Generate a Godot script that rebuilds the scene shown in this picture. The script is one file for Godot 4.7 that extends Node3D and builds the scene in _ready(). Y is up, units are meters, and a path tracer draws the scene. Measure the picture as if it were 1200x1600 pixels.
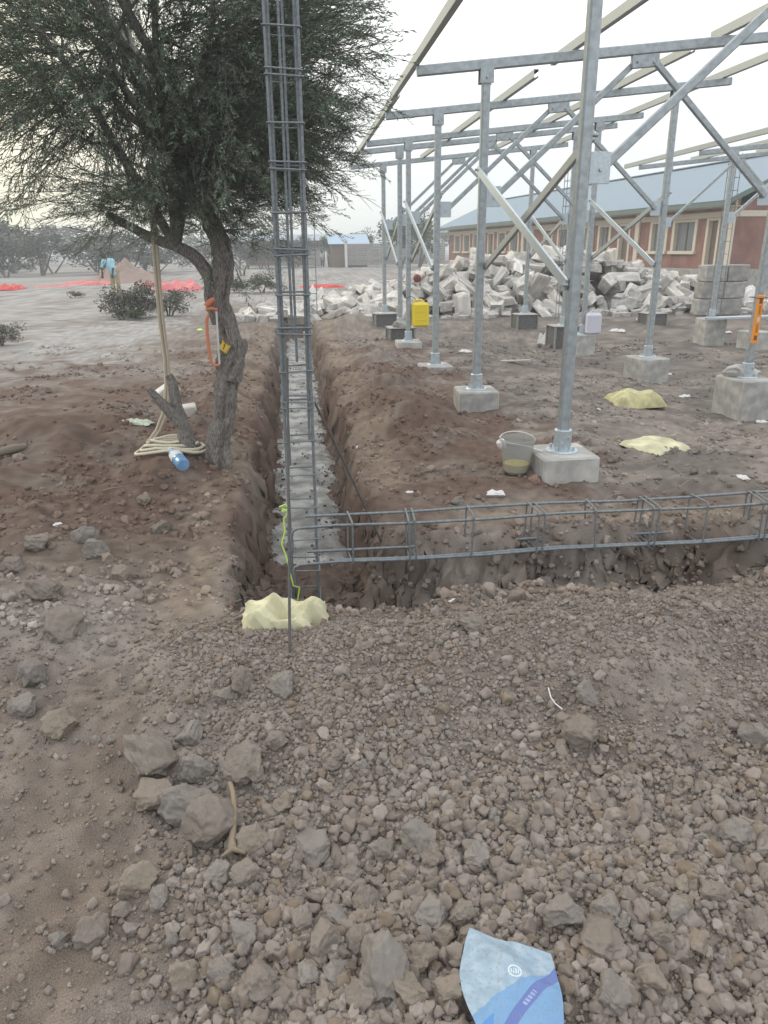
extends Node3D
# Building site at dusk. Site axes: X right, Y up, D = -Z along the long trench. Metres.

const EYE := 1.6
const FPX := 1130.0
var cam_r: Vector3
var cam_u: Vector3
var cam_f: Vector3
var M := {}
var used := {}
var n1 := FastNoiseLite.new()
var n2 := FastNoiseLite.new()
var n3 := FastNoiseLite.new()
var n4 := FastNoiseLite.new()
var n5 := FastNoiseLite.new()
var rng := RandomNumberGenerator.new()

# ---------------------------------------------------------------- mesh builder
class MB:
	var v := PackedVector3Array()
	var n := PackedVector3Array()
	var c := PackedColorArray()
	var uv := PackedVector2Array()
	var tint := Color(1, 1, 1)
	var fz := FastNoiseLite.new()
	func tri(a: Vector3, b: Vector3, d: Vector3, na: Vector3, nb: Vector3, nd: Vector3) -> void:
		if (b - a).cross(d - a).dot(na + nb + nd) > 0.0:
			v.append(a); v.append(d); v.append(b)
			n.append(na); n.append(nd); n.append(nb)
		else:
			v.append(a); v.append(b); v.append(d)
			n.append(na); n.append(nb); n.append(nd)
		c.append(tint); c.append(tint); c.append(tint)
	func flat(a: Vector3, b: Vector3, d: Vector3, out: Vector3) -> void:
		var nn := (b - a).cross(d - a).normalized()
		if nn.dot(out) < 0.0: nn = -nn
		tri(a, b, d, nn, nn, nn)
	func quad(a: Vector3, b: Vector3, d: Vector3, e: Vector3, out: Vector3) -> void:
		flat(a, b, d, out); flat(a, d, e, out)
	func box(t: Transform3D, s: Vector3, bev := 0.004) -> void:
		var h := s * 0.5
		bev = min(bev, min(h.x, min(h.y, h.z)) * 0.45)
		var ax := [Vector3.RIGHT, Vector3.UP, Vector3.BACK]
		var hh := [h.x, h.y, h.z]
		for i in 3:
			var j := (i + 1) % 3
			var k := (i + 2) % 3
			for sg in [-1.0, 1.0]:
				var o: Vector3 = ax[i] * (hh[i] * sg)
				var p: Vector3 = ax[j] * (hh[j] - bev)
				var q: Vector3 = ax[k] * (hh[k] - bev)
				quad(t * (o + p + q), t * (o + p - q), t * (o - p - q), t * (o - p + q), t.basis * o)
			for sa in [-1.0, 1.0]:
				for sb in [-1.0, 1.0]:
					var e1: Vector3 = ax[j] * (hh[j] * sa) + ax[k] * ((hh[k] - bev) * sb)
					var e2: Vector3 = ax[j] * ((hh[j] - bev) * sa) + ax[k] * (hh[k] * sb)
					var l: Vector3 = ax[i] * (hh[i] - bev)
					quad(t * (e1 + l), t * (e1 - l), t * (e2 - l), t * (e2 + l), t.basis * (ax[j] * sa + ax[k] * sb))
		for sx in [-1.0, 1.0]:
			for sy in [-1.0, 1.0]:
				for sz in [-1.0, 1.0]:
					var w := Vector3(h.x * sx, h.y * sy, h.z * sz)
					flat(t * (w - Vector3(0, bev * sy, bev * sz)), t * (w - Vector3(bev * sx, 0, bev * sz)), t * (w - Vector3(bev * sx, bev * sy, 0)), t.basis * w)
	func bar(a: Vector3, b: Vector3, w: float, h: float, bev := 0.004, up := Vector3.UP) -> void:
		var z := (b - a)
		var l := z.length()
		z /= l
		if abs(z.dot(up)) > 0.98: up = Vector3.RIGHT
		var x := up.cross(z).normalized()
		var y := z.cross(x)
		box(Transform3D(Basis(x, y, z), (a + b) * 0.5), Vector3(w, h, l), bev)
	func channel(a: Vector3, b: Vector3, w: float, h: float, side := 1.0, up := Vector3.UP) -> void:
		# lipped C section: web, two flanges, two lips
		var z := (b - a).normalized()
		var x := up.cross(z).normalized()
		var y := z.cross(x)
		var t := 0.004
		bar(a - x * w * 0.5 * side, b - x * w * 0.5 * side, t, h, 0.001, up)
		bar(a + y * h * 0.5, b + y * h * 0.5, w, t, 0.001, up)
		bar(a - y * h * 0.5, b - y * h * 0.5, w, t, 0.001, up)
		bar(a + x * w * 0.5 * side + y * (h * 0.5 - 0.01), b + x * w * 0.5 * side + y * (h * 0.5 - 0.01), t, 0.02, 0.001, up)
		bar(a + x * w * 0.5 * side - y * (h * 0.5 - 0.01), b + x * w * 0.5 * side - y * (h * 0.5 - 0.01), t, 0.02, 0.001, up)
	func tube(pts: Array, rad: Array, sides := 6, closed := false, rough := 0.0, seed := 0) -> void:
		var np := pts.size()
		var rings := []
		var norms := []
		var prev := Vector3.ZERO
		for i in np:
			var d: Vector3
			if closed: d = pts[(i + 1) % np] - pts[(i - 1 + np) % np]
			else: d = pts[min(i + 1, np - 1)] - pts[max(i - 1, 0)]
			d = d.normalized()
			if prev == Vector3.ZERO or abs(prev.dot(d)) > 0.95:
				prev = d.cross(Vector3(0.31, 0.2, 0.93)).normalized()
			var x := (prev - d * prev.dot(d)).normalized()
			prev = x
			var y := d.cross(x)
			var ring := []
			var nr := []
			var rr: float = rad[min(i, rad.size() - 1)]
			for k in sides:
				var an := TAU * k / sides
				var o := x * cos(an) + y * sin(an)
				var wob := 1.0
				if rough > 0.0:
					fz.frequency = 1.0
					fz.seed = seed
					var lg: float = pts[i].y * 3.0
					wob = 1.0 + rough * (fz.get_noise_3d(cos(an) * 0.8, lg * 1.2, sin(an) * 0.8) * 1.6 - abs(fz.get_noise_3d(cos(an) * 2.6 + 7.0, lg * 0.55, sin(an) * 2.6)) * 2.6 + 0.4)
				ring.append(pts[i] + o * rr * wob); nr.append(o)
			rings.append(ring); norms.append(nr)
		if rough > 0.0:
			for i in np:
				for k in sides:
					var du: Vector3 = rings[i][(k + 1) % sides] - rings[i][(k - 1 + sides) % sides]
					var dv: Vector3 = rings[min(i + 1, np - 1)][k] - rings[max(i - 1, 0)][k]
					var q := du.cross(dv).normalized()
					norms[i][k] = q if q.dot(norms[i][k]) > 0.0 else -q
		var last := np if closed else np - 1
		for i in last:
			var j := (i + 1) % np
			for k in sides:
				var m := (k + 1) % sides
				tri(rings[i][k], rings[j][k], rings[j][m], norms[i][k], norms[j][k], norms[j][m])
				tri(rings[i][k], rings[j][m], rings[i][m], norms[i][k], norms[j][m], norms[i][m])
		if not closed:
			for e in [0, np - 1]:
				var out: Vector3 = (pts[e] - pts[1 if e == 0 else np - 2])
				for k in range(1, sides - 1): flat(rings[e][0], rings[e][k], rings[e][k + 1], out)
	func lathe(t: Transform3D, prof: Array, seg := 20) -> void:
		for i in prof.size() - 1:
			var a: Vector2 = prof[i]
			var b: Vector2 = prof[i + 1]
			var nn := Vector2(b.y - a.y, a.x - b.x).normalized()
			for k in seg:
				var p := TAU * k / seg
				var q := TAU * (k + 1) / seg
				var cp := Vector3(cos(p), 0, sin(p))
				var cq := Vector3(cos(q), 0, sin(q))
				var A := t * (cp * a.x + Vector3.UP * a.y)
				var B := t * (cp * b.x + Vector3.UP * b.y)
				var Cc := t * (cq * b.x + Vector3.UP * b.y)
				var Dd := t * (cq * a.x + Vector3.UP * a.y)
				var np: Vector3 = t.basis * (cp * nn.x + Vector3.UP * nn.y).normalized()
				var nq: Vector3 = t.basis * (cq * nn.x + Vector3.UP * nn.y).normalized()
				if a.x > 0.0005: tri(A, B, Dd, np, np, nq)
				if b.x > 0.0005: tri(B, Cc, Dd, np, nq, nq)
	func grid(f: Callable, nu: int, nv: int, hard := false) -> void:
		# f(u, v) -> Vector3, smooth normals
		var p := []
		for i in nu + 1:
			var row := []
			for j in nv + 1: row.append(f.call(float(i) / nu, float(j) / nv))
			p.append(row)
		var nn := []
		for i in nu + 1:
			var row := []
			for j in nv + 1:
				var du: Vector3 = p[min(i + 1, nu)][j] - p[max(i - 1, 0)][j]
				var dv: Vector3 = p[i][min(j + 1, nv)] - p[i][max(j - 1, 0)]
				row.append(du.cross(dv).normalized())
			nn.append(row)
		for i in nu:
			for j in nv:
				if hard:
					flat(p[i][j], p[i + 1][j], p[i + 1][j + 1], -nn[i][j])
					flat(p[i][j], p[i + 1][j + 1], p[i][j + 1], -nn[i][j])
					continue
				tri(p[i][j], p[i + 1][j], p[i + 1][j + 1], nn[i][j], nn[i + 1][j], nn[i + 1][j + 1])
				tri(p[i][j], p[i + 1][j + 1], p[i][j + 1], nn[i][j], nn[i + 1][j + 1], nn[i][j + 1])
	func mesh() -> ArrayMesh:
		var a := []
		a.resize(Mesh.ARRAY_MAX)
		a[Mesh.ARRAY_VERTEX] = v
		a[Mesh.ARRAY_NORMAL] = n
		a[Mesh.ARRAY_COLOR] = c
		if uv.size() == v.size(): a[Mesh.ARRAY_TEX_UV] = uv
		var m := ArrayMesh.new()
		m.add_surface_from_arrays(Mesh.PRIMITIVE_TRIANGLES, a)
		return m

# ---------------------------------------------------------------- small helpers
func P(x: float, y: float, d: float) -> Vector3: return Vector3(x, y, -d)
func sst(a: float, b: float, x: float) -> float: return smoothstep(a, b, x)
func gauss(x: float, s: float) -> float: return exp(-(x / s) * (x / s))

func numbered(called: String) -> String:
	var k: int = used.get(called, -1) + 1
	used[called] = k
	return called if k == 0 else "%s_%03d" % [called, k]

func tag(o: Node3D, label: String, category: String, group := "", kind := "") -> Node3D:
	o.set_meta("label", label)
	o.set_meta("category", category)
	if group != "": o.set_meta("group", group)
	if kind != "": o.set_meta("kind", kind)
	return o

func base(called: String, at: Vector3, label: String, category: String, group := "", turn := 0.0) -> Node3D:
	var o := Node3D.new()
	o.name = numbered(called)
	add_child(o)
	o.position = at
	o.rotation.y = turn
	return tag(o, label, category, group)

# a part built in world coordinates under an unturned base
func part(parent: Node3D, called: String, mb: MB, mat: Material, world := true) -> MeshInstance3D:
	var o := MeshInstance3D.new()
	o.name = called
	o.mesh = mb.mesh()
	o.material_override = mat
	parent.add_child(o, true)
	if world:
		var q: Node = parent
		var off := Vector3.ZERO
		while q != self:
			off += (q as Node3D).position
			q = q.get_parent()
		o.position = -off
	return o

func solo(called: String, mb: MB, mat: Material, label: String, category: String, group := "", kind := "") -> MeshInstance3D:
	# one-mesh thing; geometry in world coordinates is re-based to its foot
	var lo := Vector3(1e9, 1e9, 1e9)
	var hi := -lo
	for p in mb.v:
		lo = lo.min(p); hi = hi.max(p)
	var at := Vector3((lo.x + hi.x) * 0.5, lo.y, (lo.z + hi.z) * 0.5)
	for i in mb.v.size(): mb.v[i] -= at
	var o := MeshInstance3D.new()
	o.name = numbered(called)
	o.mesh = mb.mesh()
	o.material_override = mat
	add_child(o)
	o.position = at
	tag(o, label, category, group, kind)
	return o

func struct_obj(called: String, mesh: Mesh, mat: Material) -> MeshInstance3D:
	var o := MeshInstance3D.new()
	o.name = numbered(called)
	o.mesh = mesh
	o.material_override = mat
	o.set_meta("kind", "structure")
	add_child(o)
	return o

func T(at: Vector3, yaw := 0.0, pitch := 0.0, roll := 0.0) -> Transform3D:
	return Transform3D(Basis.from_euler(Vector3(pitch, yaw, roll)), at)

# ---------------------------------------------------------------- photo pixel (1200 x 1600) -> ray -> place
func ray(x: float, y: float) -> Vector3:
	return cam_f + cam_r * ((x - 600.0) / FPX) + cam_u * ((800.0 - y) / FPX)
func at_d(x: float, y: float, d: float) -> Vector3:
	var q := ray(x, y)
	return Vector3(0, EYE, 0) + q * (d / -q.z)
func pix(x: float, y: float) -> Vector3:
	var q := ray(x, y)
	var t := 0.8
	var st := 0.04
	var o := Vector3(0, EYE, 0)
	while t < 200.0:
		var p := o + q * t
		if p.y < H(p.x, -p.z): break
		st = 0.03 * t
		t += st
	var lo := t - st
	var hi := t
	for i in 8:
		var m := (lo + hi) * 0.5
		var p := o + q * m
		if p.y < H(p.x, -p.z): hi = m
		else: lo = m
	return o + q * hi
func on(x: float, d: float, up := 0.0) -> Vector3: return P(x, H(x, d) + up, d)

# ---------------------------------------------------------------- ground
func trench(x: float, d: float) -> float:
	# how far inside the trenches, metres (negative outside)
	var w := n2.get_noise_2d(x * 1.1, d * 1.1) * 0.11 + n3.get_noise_2d(x * 0.5 + 40.0, d * 0.5) * 0.012
	var a: float = min(min(x + 0.47, 0.47 - x), min(d - 3.08, 18.8 - d))
	var b: float = min(min(d - 3.06, 3.97 - d), min(x + 0.47, 9.0 - x))
	return max(a, b) + w

func H(x: float, d: float) -> float:
	var far := sst(14.0, 30.0, d)
	var lf := n1.get_noise_2d(x, d)
	var md := n2.get_noise_2d(x, d)
	var h := lf * 0.07 + md * 0.05 * (1.0 - far * 0.5)
	h -= 0.2 * sst(2.3, 4.4, x) * sst(4.6, 7.5, d) * (1.0 - sst(13.5, 17.0, d))
	# spoil thrown beside the long trench
	var al := sst(4.3, 5.6, d) * (1.0 - sst(15.0, 19.0, d))
	h += al * (0.13 + md * 0.10) * gauss(x + 0.86, 0.33)
	h += sst(5.2, 6.4, d) * (1.0 - sst(10.0, 13.0, d)) * (0.17 + md * 0.16) * gauss(x - 1.12, 0.42)
	h += 0.16 * gauss(x + 2.3, 1.0) * gauss(d - 6.3, 1.2) * (1.0 + md)
	h += 0.25 * gauss(x - 1.3, 0.5) * gauss(d - 16.5, 0.7)
	# heap of loose spoil between the camera and the cross trench
	var m := gauss(d - 2.45, 0.62) if d < 2.45 else gauss(d - 2.45, 0.42)
	h += 0.17 * m * sst(-0.9, 0.1, x) * (1.0 - 0.75 * sst(1.3, 2.6, x))
	h += 0.07 * gauss(x + 1.4, 0.7) * gauss(d - 2.9, 0.6)
	h -= 0.05 * gauss(x + 0.9, 0.45) * gauss(d - 1.5, 0.5)
	var e := trench(x, d)
	var cross := sst(0.45, 0.7, x)
	var cut := sst(0.0, lerp(0.17, 0.34, cross), e)
	if d < 9.0: h += n2.get_noise_2d(x * 4.2 + 11.0, d * 4.2) * 0.028 * (1.0 - sst(5.0, 9.0, d)) * (1.0 - cut)
	# crumbly surface
	var near := 1.0 - sst(5.0, 16.0, d)
	var fine := n3.get_noise_2d(x, d)
	var lump := n4.get_noise_2d(x, d)
	var amp := 0.016 + 0.03 * sst(-0.1, 0.25, n5.get_noise_2d(x, d))
	if d > 4.0 and abs(x) < 0.7: amp += 0.022 * cut * (1.0 - cut) * 4.0
	h += (fine * 0.6 - lump * 0.45) * amp * (0.35 + 0.65 * near) * (1.0 - far) * (1.0 - cut * 0.6)
	if cut > 0.0:
		var fl := -0.53 + fine * 0.01 + md * 0.015
		fl += 0.12 * cross
		if d < 5.0: fl += fine * 0.02 + 0.05 * sst(5.0, 4.2, d)
		h = lerp(h, fl, cut)
		h += cut * (1.0 - cut) * 0.12 * fine
		h += 0.06 * sst(0.0, 0.1, e) * (1.0 - sst(0.1, 0.3, e)) * (0.6 + md * 2.0)
	return h

const C_GREY := Color(0.212, 0.176, 0.150)
const C_RED := Color(0.165, 0.117, 0.095)
const C_TAN := Color(0.265, 0.212, 0.165)
const C_DUST := Color(0.274, 0.239, 0.212)
const C_SAND := Color(0.400, 0.385, 0.370)
const C_DARK := Color(0.205, 0.181, 0.163)

func soil(x: float, d: float) -> Color:
	var a := n5.get_noise_2d(x * 0.8, d * 0.8)
	var b := n2.get_noise_2d(x * 2.0 + 70.0, d * 2.0)
	var g := n3.get_noise_2d(x * 1.7, d * 1.7 + 30.0)
	var c := C_GREY.lerp(C_DUST, clamp(0.25 + a * 1.4 + b * 0.9, -0.35, 1.25))
	# spoil left of the trench and the berm on its right
	var red := sst(3.5, 4.8, d) * (1.0 - sst(9.5, 14.0, d + a * 5.0)) * (1.0 - sst(1.9, 2.8, x + b)) * sst(-5.5, -3.0, x + b * 1.5)
	c = c.lerp(C_RED.lerp(C_GREY, clamp(0.15 + b * 1.5 + a, 0.0, 0.8)), red)
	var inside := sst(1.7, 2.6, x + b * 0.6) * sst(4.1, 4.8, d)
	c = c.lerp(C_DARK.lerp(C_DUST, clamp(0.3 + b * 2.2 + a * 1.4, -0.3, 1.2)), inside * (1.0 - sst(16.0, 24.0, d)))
	# bare pale sand further out
	var sand := sst(9.0, 12.5, d + b * 2.5 + a * 3.0) * (1.0 - sst(-3.4, -1.9, x + b * 0.8))
	sand = max(sand, sst(21.0, 27.0, d + b * 2.0))
	c = c.lerp(C_SAND.lerp(C_DUST, clamp(0.25 + a + b, 0.0, 1.0)), sand)
	# scraped tan strips along the trench lips
	var e := trench(x, d)
	var lip := gauss(e + 0.16, 0.14) * sst(-0.2, 0.25, a + b * 0.5 + 0.22)
	c = c.lerp(C_TAN, clamp(lip * 0.85, 0.0, 1.0))
	c = c * (1.0 + g * 0.45)
	c.a = 1.0
	return c

func lines(spec: Array) -> PackedFloat32Array:
	# spec: [start, [end, step], ...]
	var o := PackedFloat32Array([spec[0]])
	for i in range(1, spec.size()):
		var a: float = o[o.size() - 1]
		var n: int = max(1, int(round(abs(spec[i][0] - a) / spec[i][1])))
		for k in n: o.append(a + (spec[i][0] - a) * (k + 1) / n)
	return o

func build_ground() -> void:
	var xs := lines([-1500.0, [-300.0, 300.0], [-60.0, 30.0], [-14.0, 3.0], [-5.0, 0.2], [-1.7, 0.05], [2.3, 0.019], [5.0, 0.05], [12.0, 0.2], [40.0, 3.0], [200.0, 30.0], [1500.0, 300.0]])
	var ds := lines([-1500.0, [-100.0, 300.0], [-10.0, 15.0], [0.2, 0.6], [0.6, 0.05], [4.4, 0.019], [6.2, 0.03], [12.0, 0.06], [24.0, 0.16], [45.0, 0.8], [120.0, 5.0], [400.0, 40.0], [2000.0, 400.0]])
	var nx := xs.size()
	var nd := ds.size()
	var v := PackedVector3Array()
	var c := PackedColorArray()
	v.resize(nx * nd); c.resize(nx * nd)
	for j in nd:
		var d := ds[j]
		for i in nx:
			var x := xs[i]
			v[j * nx + i] = Vector3(x, H(x, d), -d)
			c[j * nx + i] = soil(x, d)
	# the cut faces crumble: push them in and out by noise that varies with height too
	for j in nd:
		if ds[j] < 2.8 or ds[j] > 19.5: continue
		for i in nx:
			var p := v[j * nx + i]
			if p.x < -1.0 or p.x > 9.5: continue
			var t := sst(-0.02, -0.12, p.y) * sst(-0.55, -0.44, p.y)
			if t <= 0.0 or trench(p.x, -p.z) < -0.05: continue
			var q := p * 1.0
			var big := Vector3(n3.get_noise_3d(q.x * 0.8, q.y * 0.8, q.z * 0.8), n3.get_noise_3d(q.x * 0.8 + 31.0, q.y * 0.8, q.z * 0.8), n3.get_noise_3d(q.x * 0.8, q.y * 0.8 + 17.0, q.z * 0.8))
			var sml := Vector3(n3.get_noise_3d(q.x * 3.0, q.y * 3.0, q.z * 3.0), n3.get_noise_3d(q.x * 3.0 + 9.0, q.y * 3.0, q.z * 3.0), n3.get_noise_3d(q.x * 3.0, q.y * 3.0 + 5.0, q.z * 3.0))
			v[j * nx + i] = p + (big * 0.09 + sml * 0.06) * t
	var nn := PackedVector3Array()
	nn.resize(nx * nd)
	for j in nd:
		for i in nx:
			var a := v[j * nx + min(i + 1, nx - 1)] - v[j * nx + max(i - 1, 0)]
			var b := v[min(j + 1, nd - 1) * nx + i] - v[max(j - 1, 0) * nx + i]
			nn[j * nx + i] = a.cross(b).normalized()
	var ix := PackedInt32Array()
	ix.resize((nx - 1) * (nd - 1) * 6)
	var k := 0
	for j in nd - 1:
		for i in nx - 1:
			var p := j * nx + i
			ix[k] = p; ix[k + 1] = p + nx; ix[k + 2] = p + nx + 1
			ix[k + 3] = p; ix[k + 4] = p + nx + 1; ix[k + 5] = p + 1
			k += 6
	var ar := []
	ar.resize(Mesh.ARRAY_MAX)
	ar[Mesh.ARRAY_VERTEX] = v
	ar[Mesh.ARRAY_NORMAL] = nn
	ar[Mesh.ARRAY_COLOR] = c
	ar[Mesh.ARRAY_INDEX] = ix
	var m := ArrayMesh.new()
	m.add_surface_from_arrays(Mesh.PRIMITIVE_TRIANGLES, ar)
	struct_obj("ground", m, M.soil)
	# thin concrete blinding cast on the floor of the long trench; mud covers its ragged edges
	var bl := MB.new()
	bl.grid(func(u: float, vv: float) -> Vector3:
		var d := lerpf(4.55, 18.7, u)
		var x := lerpf(-0.46, 0.46, vv)
		var ed: float = 0.045 * sst(0.2, 0.42, abs(x) + n2.get_noise_2d(x * 3.0, d * 3.0) * 0.16)
		ed += 0.05 * sst(4.85, 4.55, d + n2.get_noise_2d(x * 4.0, d * 4.0) * 0.3)
		return P(x, -0.502 - ed + n3.get_noise_2d(x * 1.5, d * 1.5) * 0.008, d), 420, 30)
	struct_obj("trench_blinding", bl.mesh(), M.blinding)

# ---------------------------------------------------------------- materials
func noise_tex(freq: float, lo: float, hi: float, seed: int, size := 512, oct := 4) -> ImageTexture:
	var f := FastNoiseLite.new()
	f.noise_type = FastNoiseLite.TYPE_SIMPLEX
	f.frequency = freq
	f.fractal_octaves = oct
	f.seed = seed
	var im := f.get_seamless_image(size, size)
	im.convert(Image.FORMAT_RGB8)
	var by := im.get_data()
	for i in by.size(): by[i] = int(clamp(255.0 * lerp(lo, hi, by[i] / 255.0), 0.0, 255.0))
	var out := Image.create_from_data(size, size, false, Image.FORMAT_RGB8, by)
	out.generate_mipmaps()
	return ImageTexture.create_from_image(out)

func normal_tex(freq: float, strength: float, seed: int, size := 512, oct := 4, cell := false) -> ImageTexture:
	var f := FastNoiseLite.new()
	f.noise_type = FastNoiseLite.TYPE_CELLULAR if cell else FastNoiseLite.TYPE_SIMPLEX
	f.frequency = freq
	f.fractal_octaves = oct
	f.seed = seed
	var im := f.get_seamless_image(size, size)
	im.convert(Image.FORMAT_RGBA8)
	im.bump_map_to_normal_map(strength)
	im.generate_mipmaps()
	return ImageTexture.create_from_image(im)

func mat(col: Color, rough := 0.85, metal := 0.0, tex = null, norm = null, scale := 1.0, nstr := 1.0, world := false) -> StandardMaterial3D:
	var m := StandardMaterial3D.new()
	m.albedo_color = col.linear_to_srgb()
	m.roughness = rough
	m.metallic = metal
	m.metallic_specular = 0.4
	if tex: m.albedo_texture = tex
	if norm:
		m.normal_enabled = true
		m.normal_texture = norm
		m.normal_scale = nstr
	m.uv1_triplanar = true
	m.uv1_world_triplanar = world
	m.uv1_scale = Vector3(scale, scale, scale)
	return m

func make_materials() -> void:
	var grain := noise_tex(0.09, 0.62, 1.0, 3, 1024, 5)
	var fleck := noise_tex(0.05, 0.55, 1.0, 13, 512, 5)
	var blotch := noise_tex(0.010, 0.78, 1.0, 9, 512, 5)
	var soft := noise_tex(0.03, 0.9, 1.0, 21, 512, 4)
	var nfine := normal_tex(0.05, 6.0, 5, 1024, 5)
	var nsoft := normal_tex(0.012, 3.0, 6, 512, 4)
	var stain := noise_tex(0.007, 0.80, 1.03, 44, 512, 6)
	var stain2 := noise_tex(0.006, 0.70, 1.1, 46, 512, 6)
	var weave := noise_tex(0.05, 0.93, 1.0, 33, 512, 2)
	M.soil = mat(Color(1.28, 1.28, 1.28), 0.95, 0.0, grain, nfine, 1.7, 0.9, true)
	M.soil.vertex_color_use_as_albedo = true
	M.soil.metallic_specular = 0.15
	M.clod = mat(Color(1.5, 1.5, 1.5), 0.95, 0.0, fleck, nfine, 1.0, 1.2)
	M.clod.vertex_color_use_as_albedo = true
	M.clod.metallic_specular = 0.15
	var tones := [Color(0.252, 0.220, 0.190), Color(0.275, 0.232, 0.190), Color(0.248, 0.224, 0.200), Color(0.236, 0.202, 0.174), Color(0.268, 0.242, 0.216)]
	for i in 5:
		M["clod%d" % i] = mat(tones[i] * 1.55, 0.95, 0.0, fleck, nfine, 1.2, 1.6)
		M["clod%d" % i].metallic_specular = 0.15
	M.steel = mat(Color(0.38, 0.42, 0.44), 0.42, 0.5, noise_tex(0.02, 0.86, 1.04, 81, 512, 5), null, 1.0)
	M.steel2 = mat(Color(0.53, 0.60, 0.645), 0.36, 0.55, soft, null, 2.0)
	M.purlin = mat(Color(0.42, 0.455, 0.455), 0.45, 0.4, soft, null, 2.0)
	M.rebar = mat(Color(0.25, 0.28, 0.30), 0.5, 0.4, blotch, nfine, 6.0, 0.6)
	M.rebar_dull = mat(Color(0.10, 0.095, 0.09), 0.7, 0.3, blotch, null, 6.0)
	M.concrete = mat(Color(0.42, 0.41, 0.39), 0.9, 0.0, stain, nfine, 1.3, 0.25)
	M.concrete2 = mat(Color(0.48, 0.468, 0.44), 0.9, 0.0, stain, nfine, 1.1, 0.25)
	M.blinding = mat(Color(0.40, 0.39, 0.37), 0.5, 0.0, noise_tex(0.008, 0.40, 1.2, 57, 512, 7), nfine, 0.6, 0.5, true)
	M.form = mat(Color(0.17, 0.17, 0.165), 0.6, 0.3, blotch, null, 3.0)
	M.form_rim = mat(Color(0.36, 0.35, 0.33), 0.7, 0.1, blotch, null, 3.0)
	for i in 4:
		var st: Color = [Color(0.50, 0.475, 0.44), Color(0.56, 0.535, 0.50), Color(0.43, 0.41, 0.385), Color(0.53, 0.495, 0.445)][i]
		M["stone%d" % i] = mat(st * 1.3, 0.92, 0.0, stain, nfine, 0.45, 0.45)
	M.bark = mat(Color(0.34, 0.31, 0.285), 0.95, 0.0, noise_tex(0.03, 0.42, 1.05, 71, 512, 5), nsoft, 5.0, 2.0)
	M.bark.uv1_scale = Vector3(6.0, 1.3, 6.0)
	M.twig = mat(Color(0.15, 0.135, 0.122), 0.95)
	M.leaf = mat(Color(1, 1, 1), 0.75)
	M.leaf.vertex_color_use_as_albedo = true
	M.leaf.cull_mode = BaseMaterial3D.CULL_DISABLED
	M.leaf.backlight_enabled = true
	M.leaf.backlight = Color(0.22, 0.30, 0.19)
	M.sack = mat(Color(0.60, 0.56, 0.31), 0.8, 0.0, stain2, nfine, 1.5, 0.3)
	M.sack2 = mat(Color(0.62, 0.595, 0.40), 0.8, 0.0, stain2, nfine, 1.0, 0.15)
	M.white_sack = mat(Color(0.68, 0.67, 0.65), 0.8, 0.0, weave, nsoft, 4.0, 0.8)
	M.white = mat(Color(0.68, 0.67, 0.66), 0.7, 0.0, soft, null, 3.0)
	M.hose = mat(Color(0.62, 0.56, 0.44), 0.55, 0.0, soft, null, 3.0)
	M.orange = mat(Color(0.62, 0.22, 0.12), 0.55, 0.0, soft, null, 3.0)
	M.level = mat(Color(0.78, 0.28, 0.03), 0.45)
	M.level_dark = mat(Color(0.12, 0.08, 0.05), 0.5)
	M.yellow = mat(Color(0.80, 0.62, 0.04), 0.5, 0.0, soft, null, 3.0)
	M.lime = mat(Color(0.50, 0.75, 0.10), 0.6)
	M.lavender = mat(Color(0.60, 0.60, 0.68), 0.5, 0.0, soft, null, 3.0)
	M.red_ball = mat(Color(0.16, 0.03, 0.03), 0.5, 0.0, soft, null, 3.0)
	M.tarp = mat(Color(0.62, 0.055, 0.05), 0.6, 0.0, blotch, nsoft, 1.0, 0.8)
	M.tarp2 = mat(Color(0.68, 0.18, 0.18), 0.6, 0.0, blotch, nsoft, 1.0, 0.8)
	M.wood = mat(Color(0.33, 0.28, 0.23), 0.9, 0.0, grain, nfine, 4.0)
	M.root = mat(Color(0.40, 0.31, 0.22), 0.85, 0.0, grain, nfine, 6.0)
	M.plank = mat(Color(0.58, 0.53, 0.46), 0.8, 0.0, grain, null, 2.0)
	M.green_film = mat(Color(0.52, 0.58, 0.46), 0.6, 0.0, soft, nsoft, 4.0)
	M.wall_red = mat(Color(0.27, 0.142, 0.112), 0.9, 0.0, stain, null, 0.25)
	M.cream = mat(Color(0.62, 0.555, 0.45), 0.85, 0.0, soft, null, 0.8)
	M.timber_dark = mat(Color(0.17, 0.125, 0.095), 0.8)
	M.soffit = mat(Color(0.42, 0.37, 0.30), 0.85)
	M.pane = mat(Color(0.17, 0.185, 0.19), 0.15)
	M.roof = mat(Color(0.28, 0.345, 0.395), 0.5, 0.15, soft, null, 0.6)
	M.roof_blue = mat(Color(0.34, 0.45, 0.58), 0.5, 0.1, soft, null, 0.6)
	M.fascia = mat(Color(0.12, 0.16, 0.14), 0.7)
	M.block = mat(Color(0.36, 0.345, 0.325), 0.95, 0.0, stain, nfine, 0.9, 0.4)
	M.skin = mat(Color(0.055, 0.032, 0.022), 0.6)
	M.hair = mat(Color(0.012, 0.011, 0.010), 0.8)
	M.shirt_blue = mat(Color(0.34, 0.58, 0.68), 0.85, 0.0, weave, nsoft, 3.0)
	M.khaki = mat(Color(0.33, 0.28, 0.17), 0.9, 0.0, weave, nsoft, 3.0)
	M.shirt_white = mat(Color(0.72, 0.72, 0.72), 0.85)
	M.shirt_pink = mat(Color(0.55, 0.26, 0.24), 0.85)
	M.cloth_dark = mat(Color(0.06, 0.045, 0.05), 0.9)
	M.steel_bar = mat(Color(0.60, 0.60, 0.60), 0.4, 0.5)
	M.bottle = mat(Color(0.20, 0.42, 0.72), 0.12)
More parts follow.
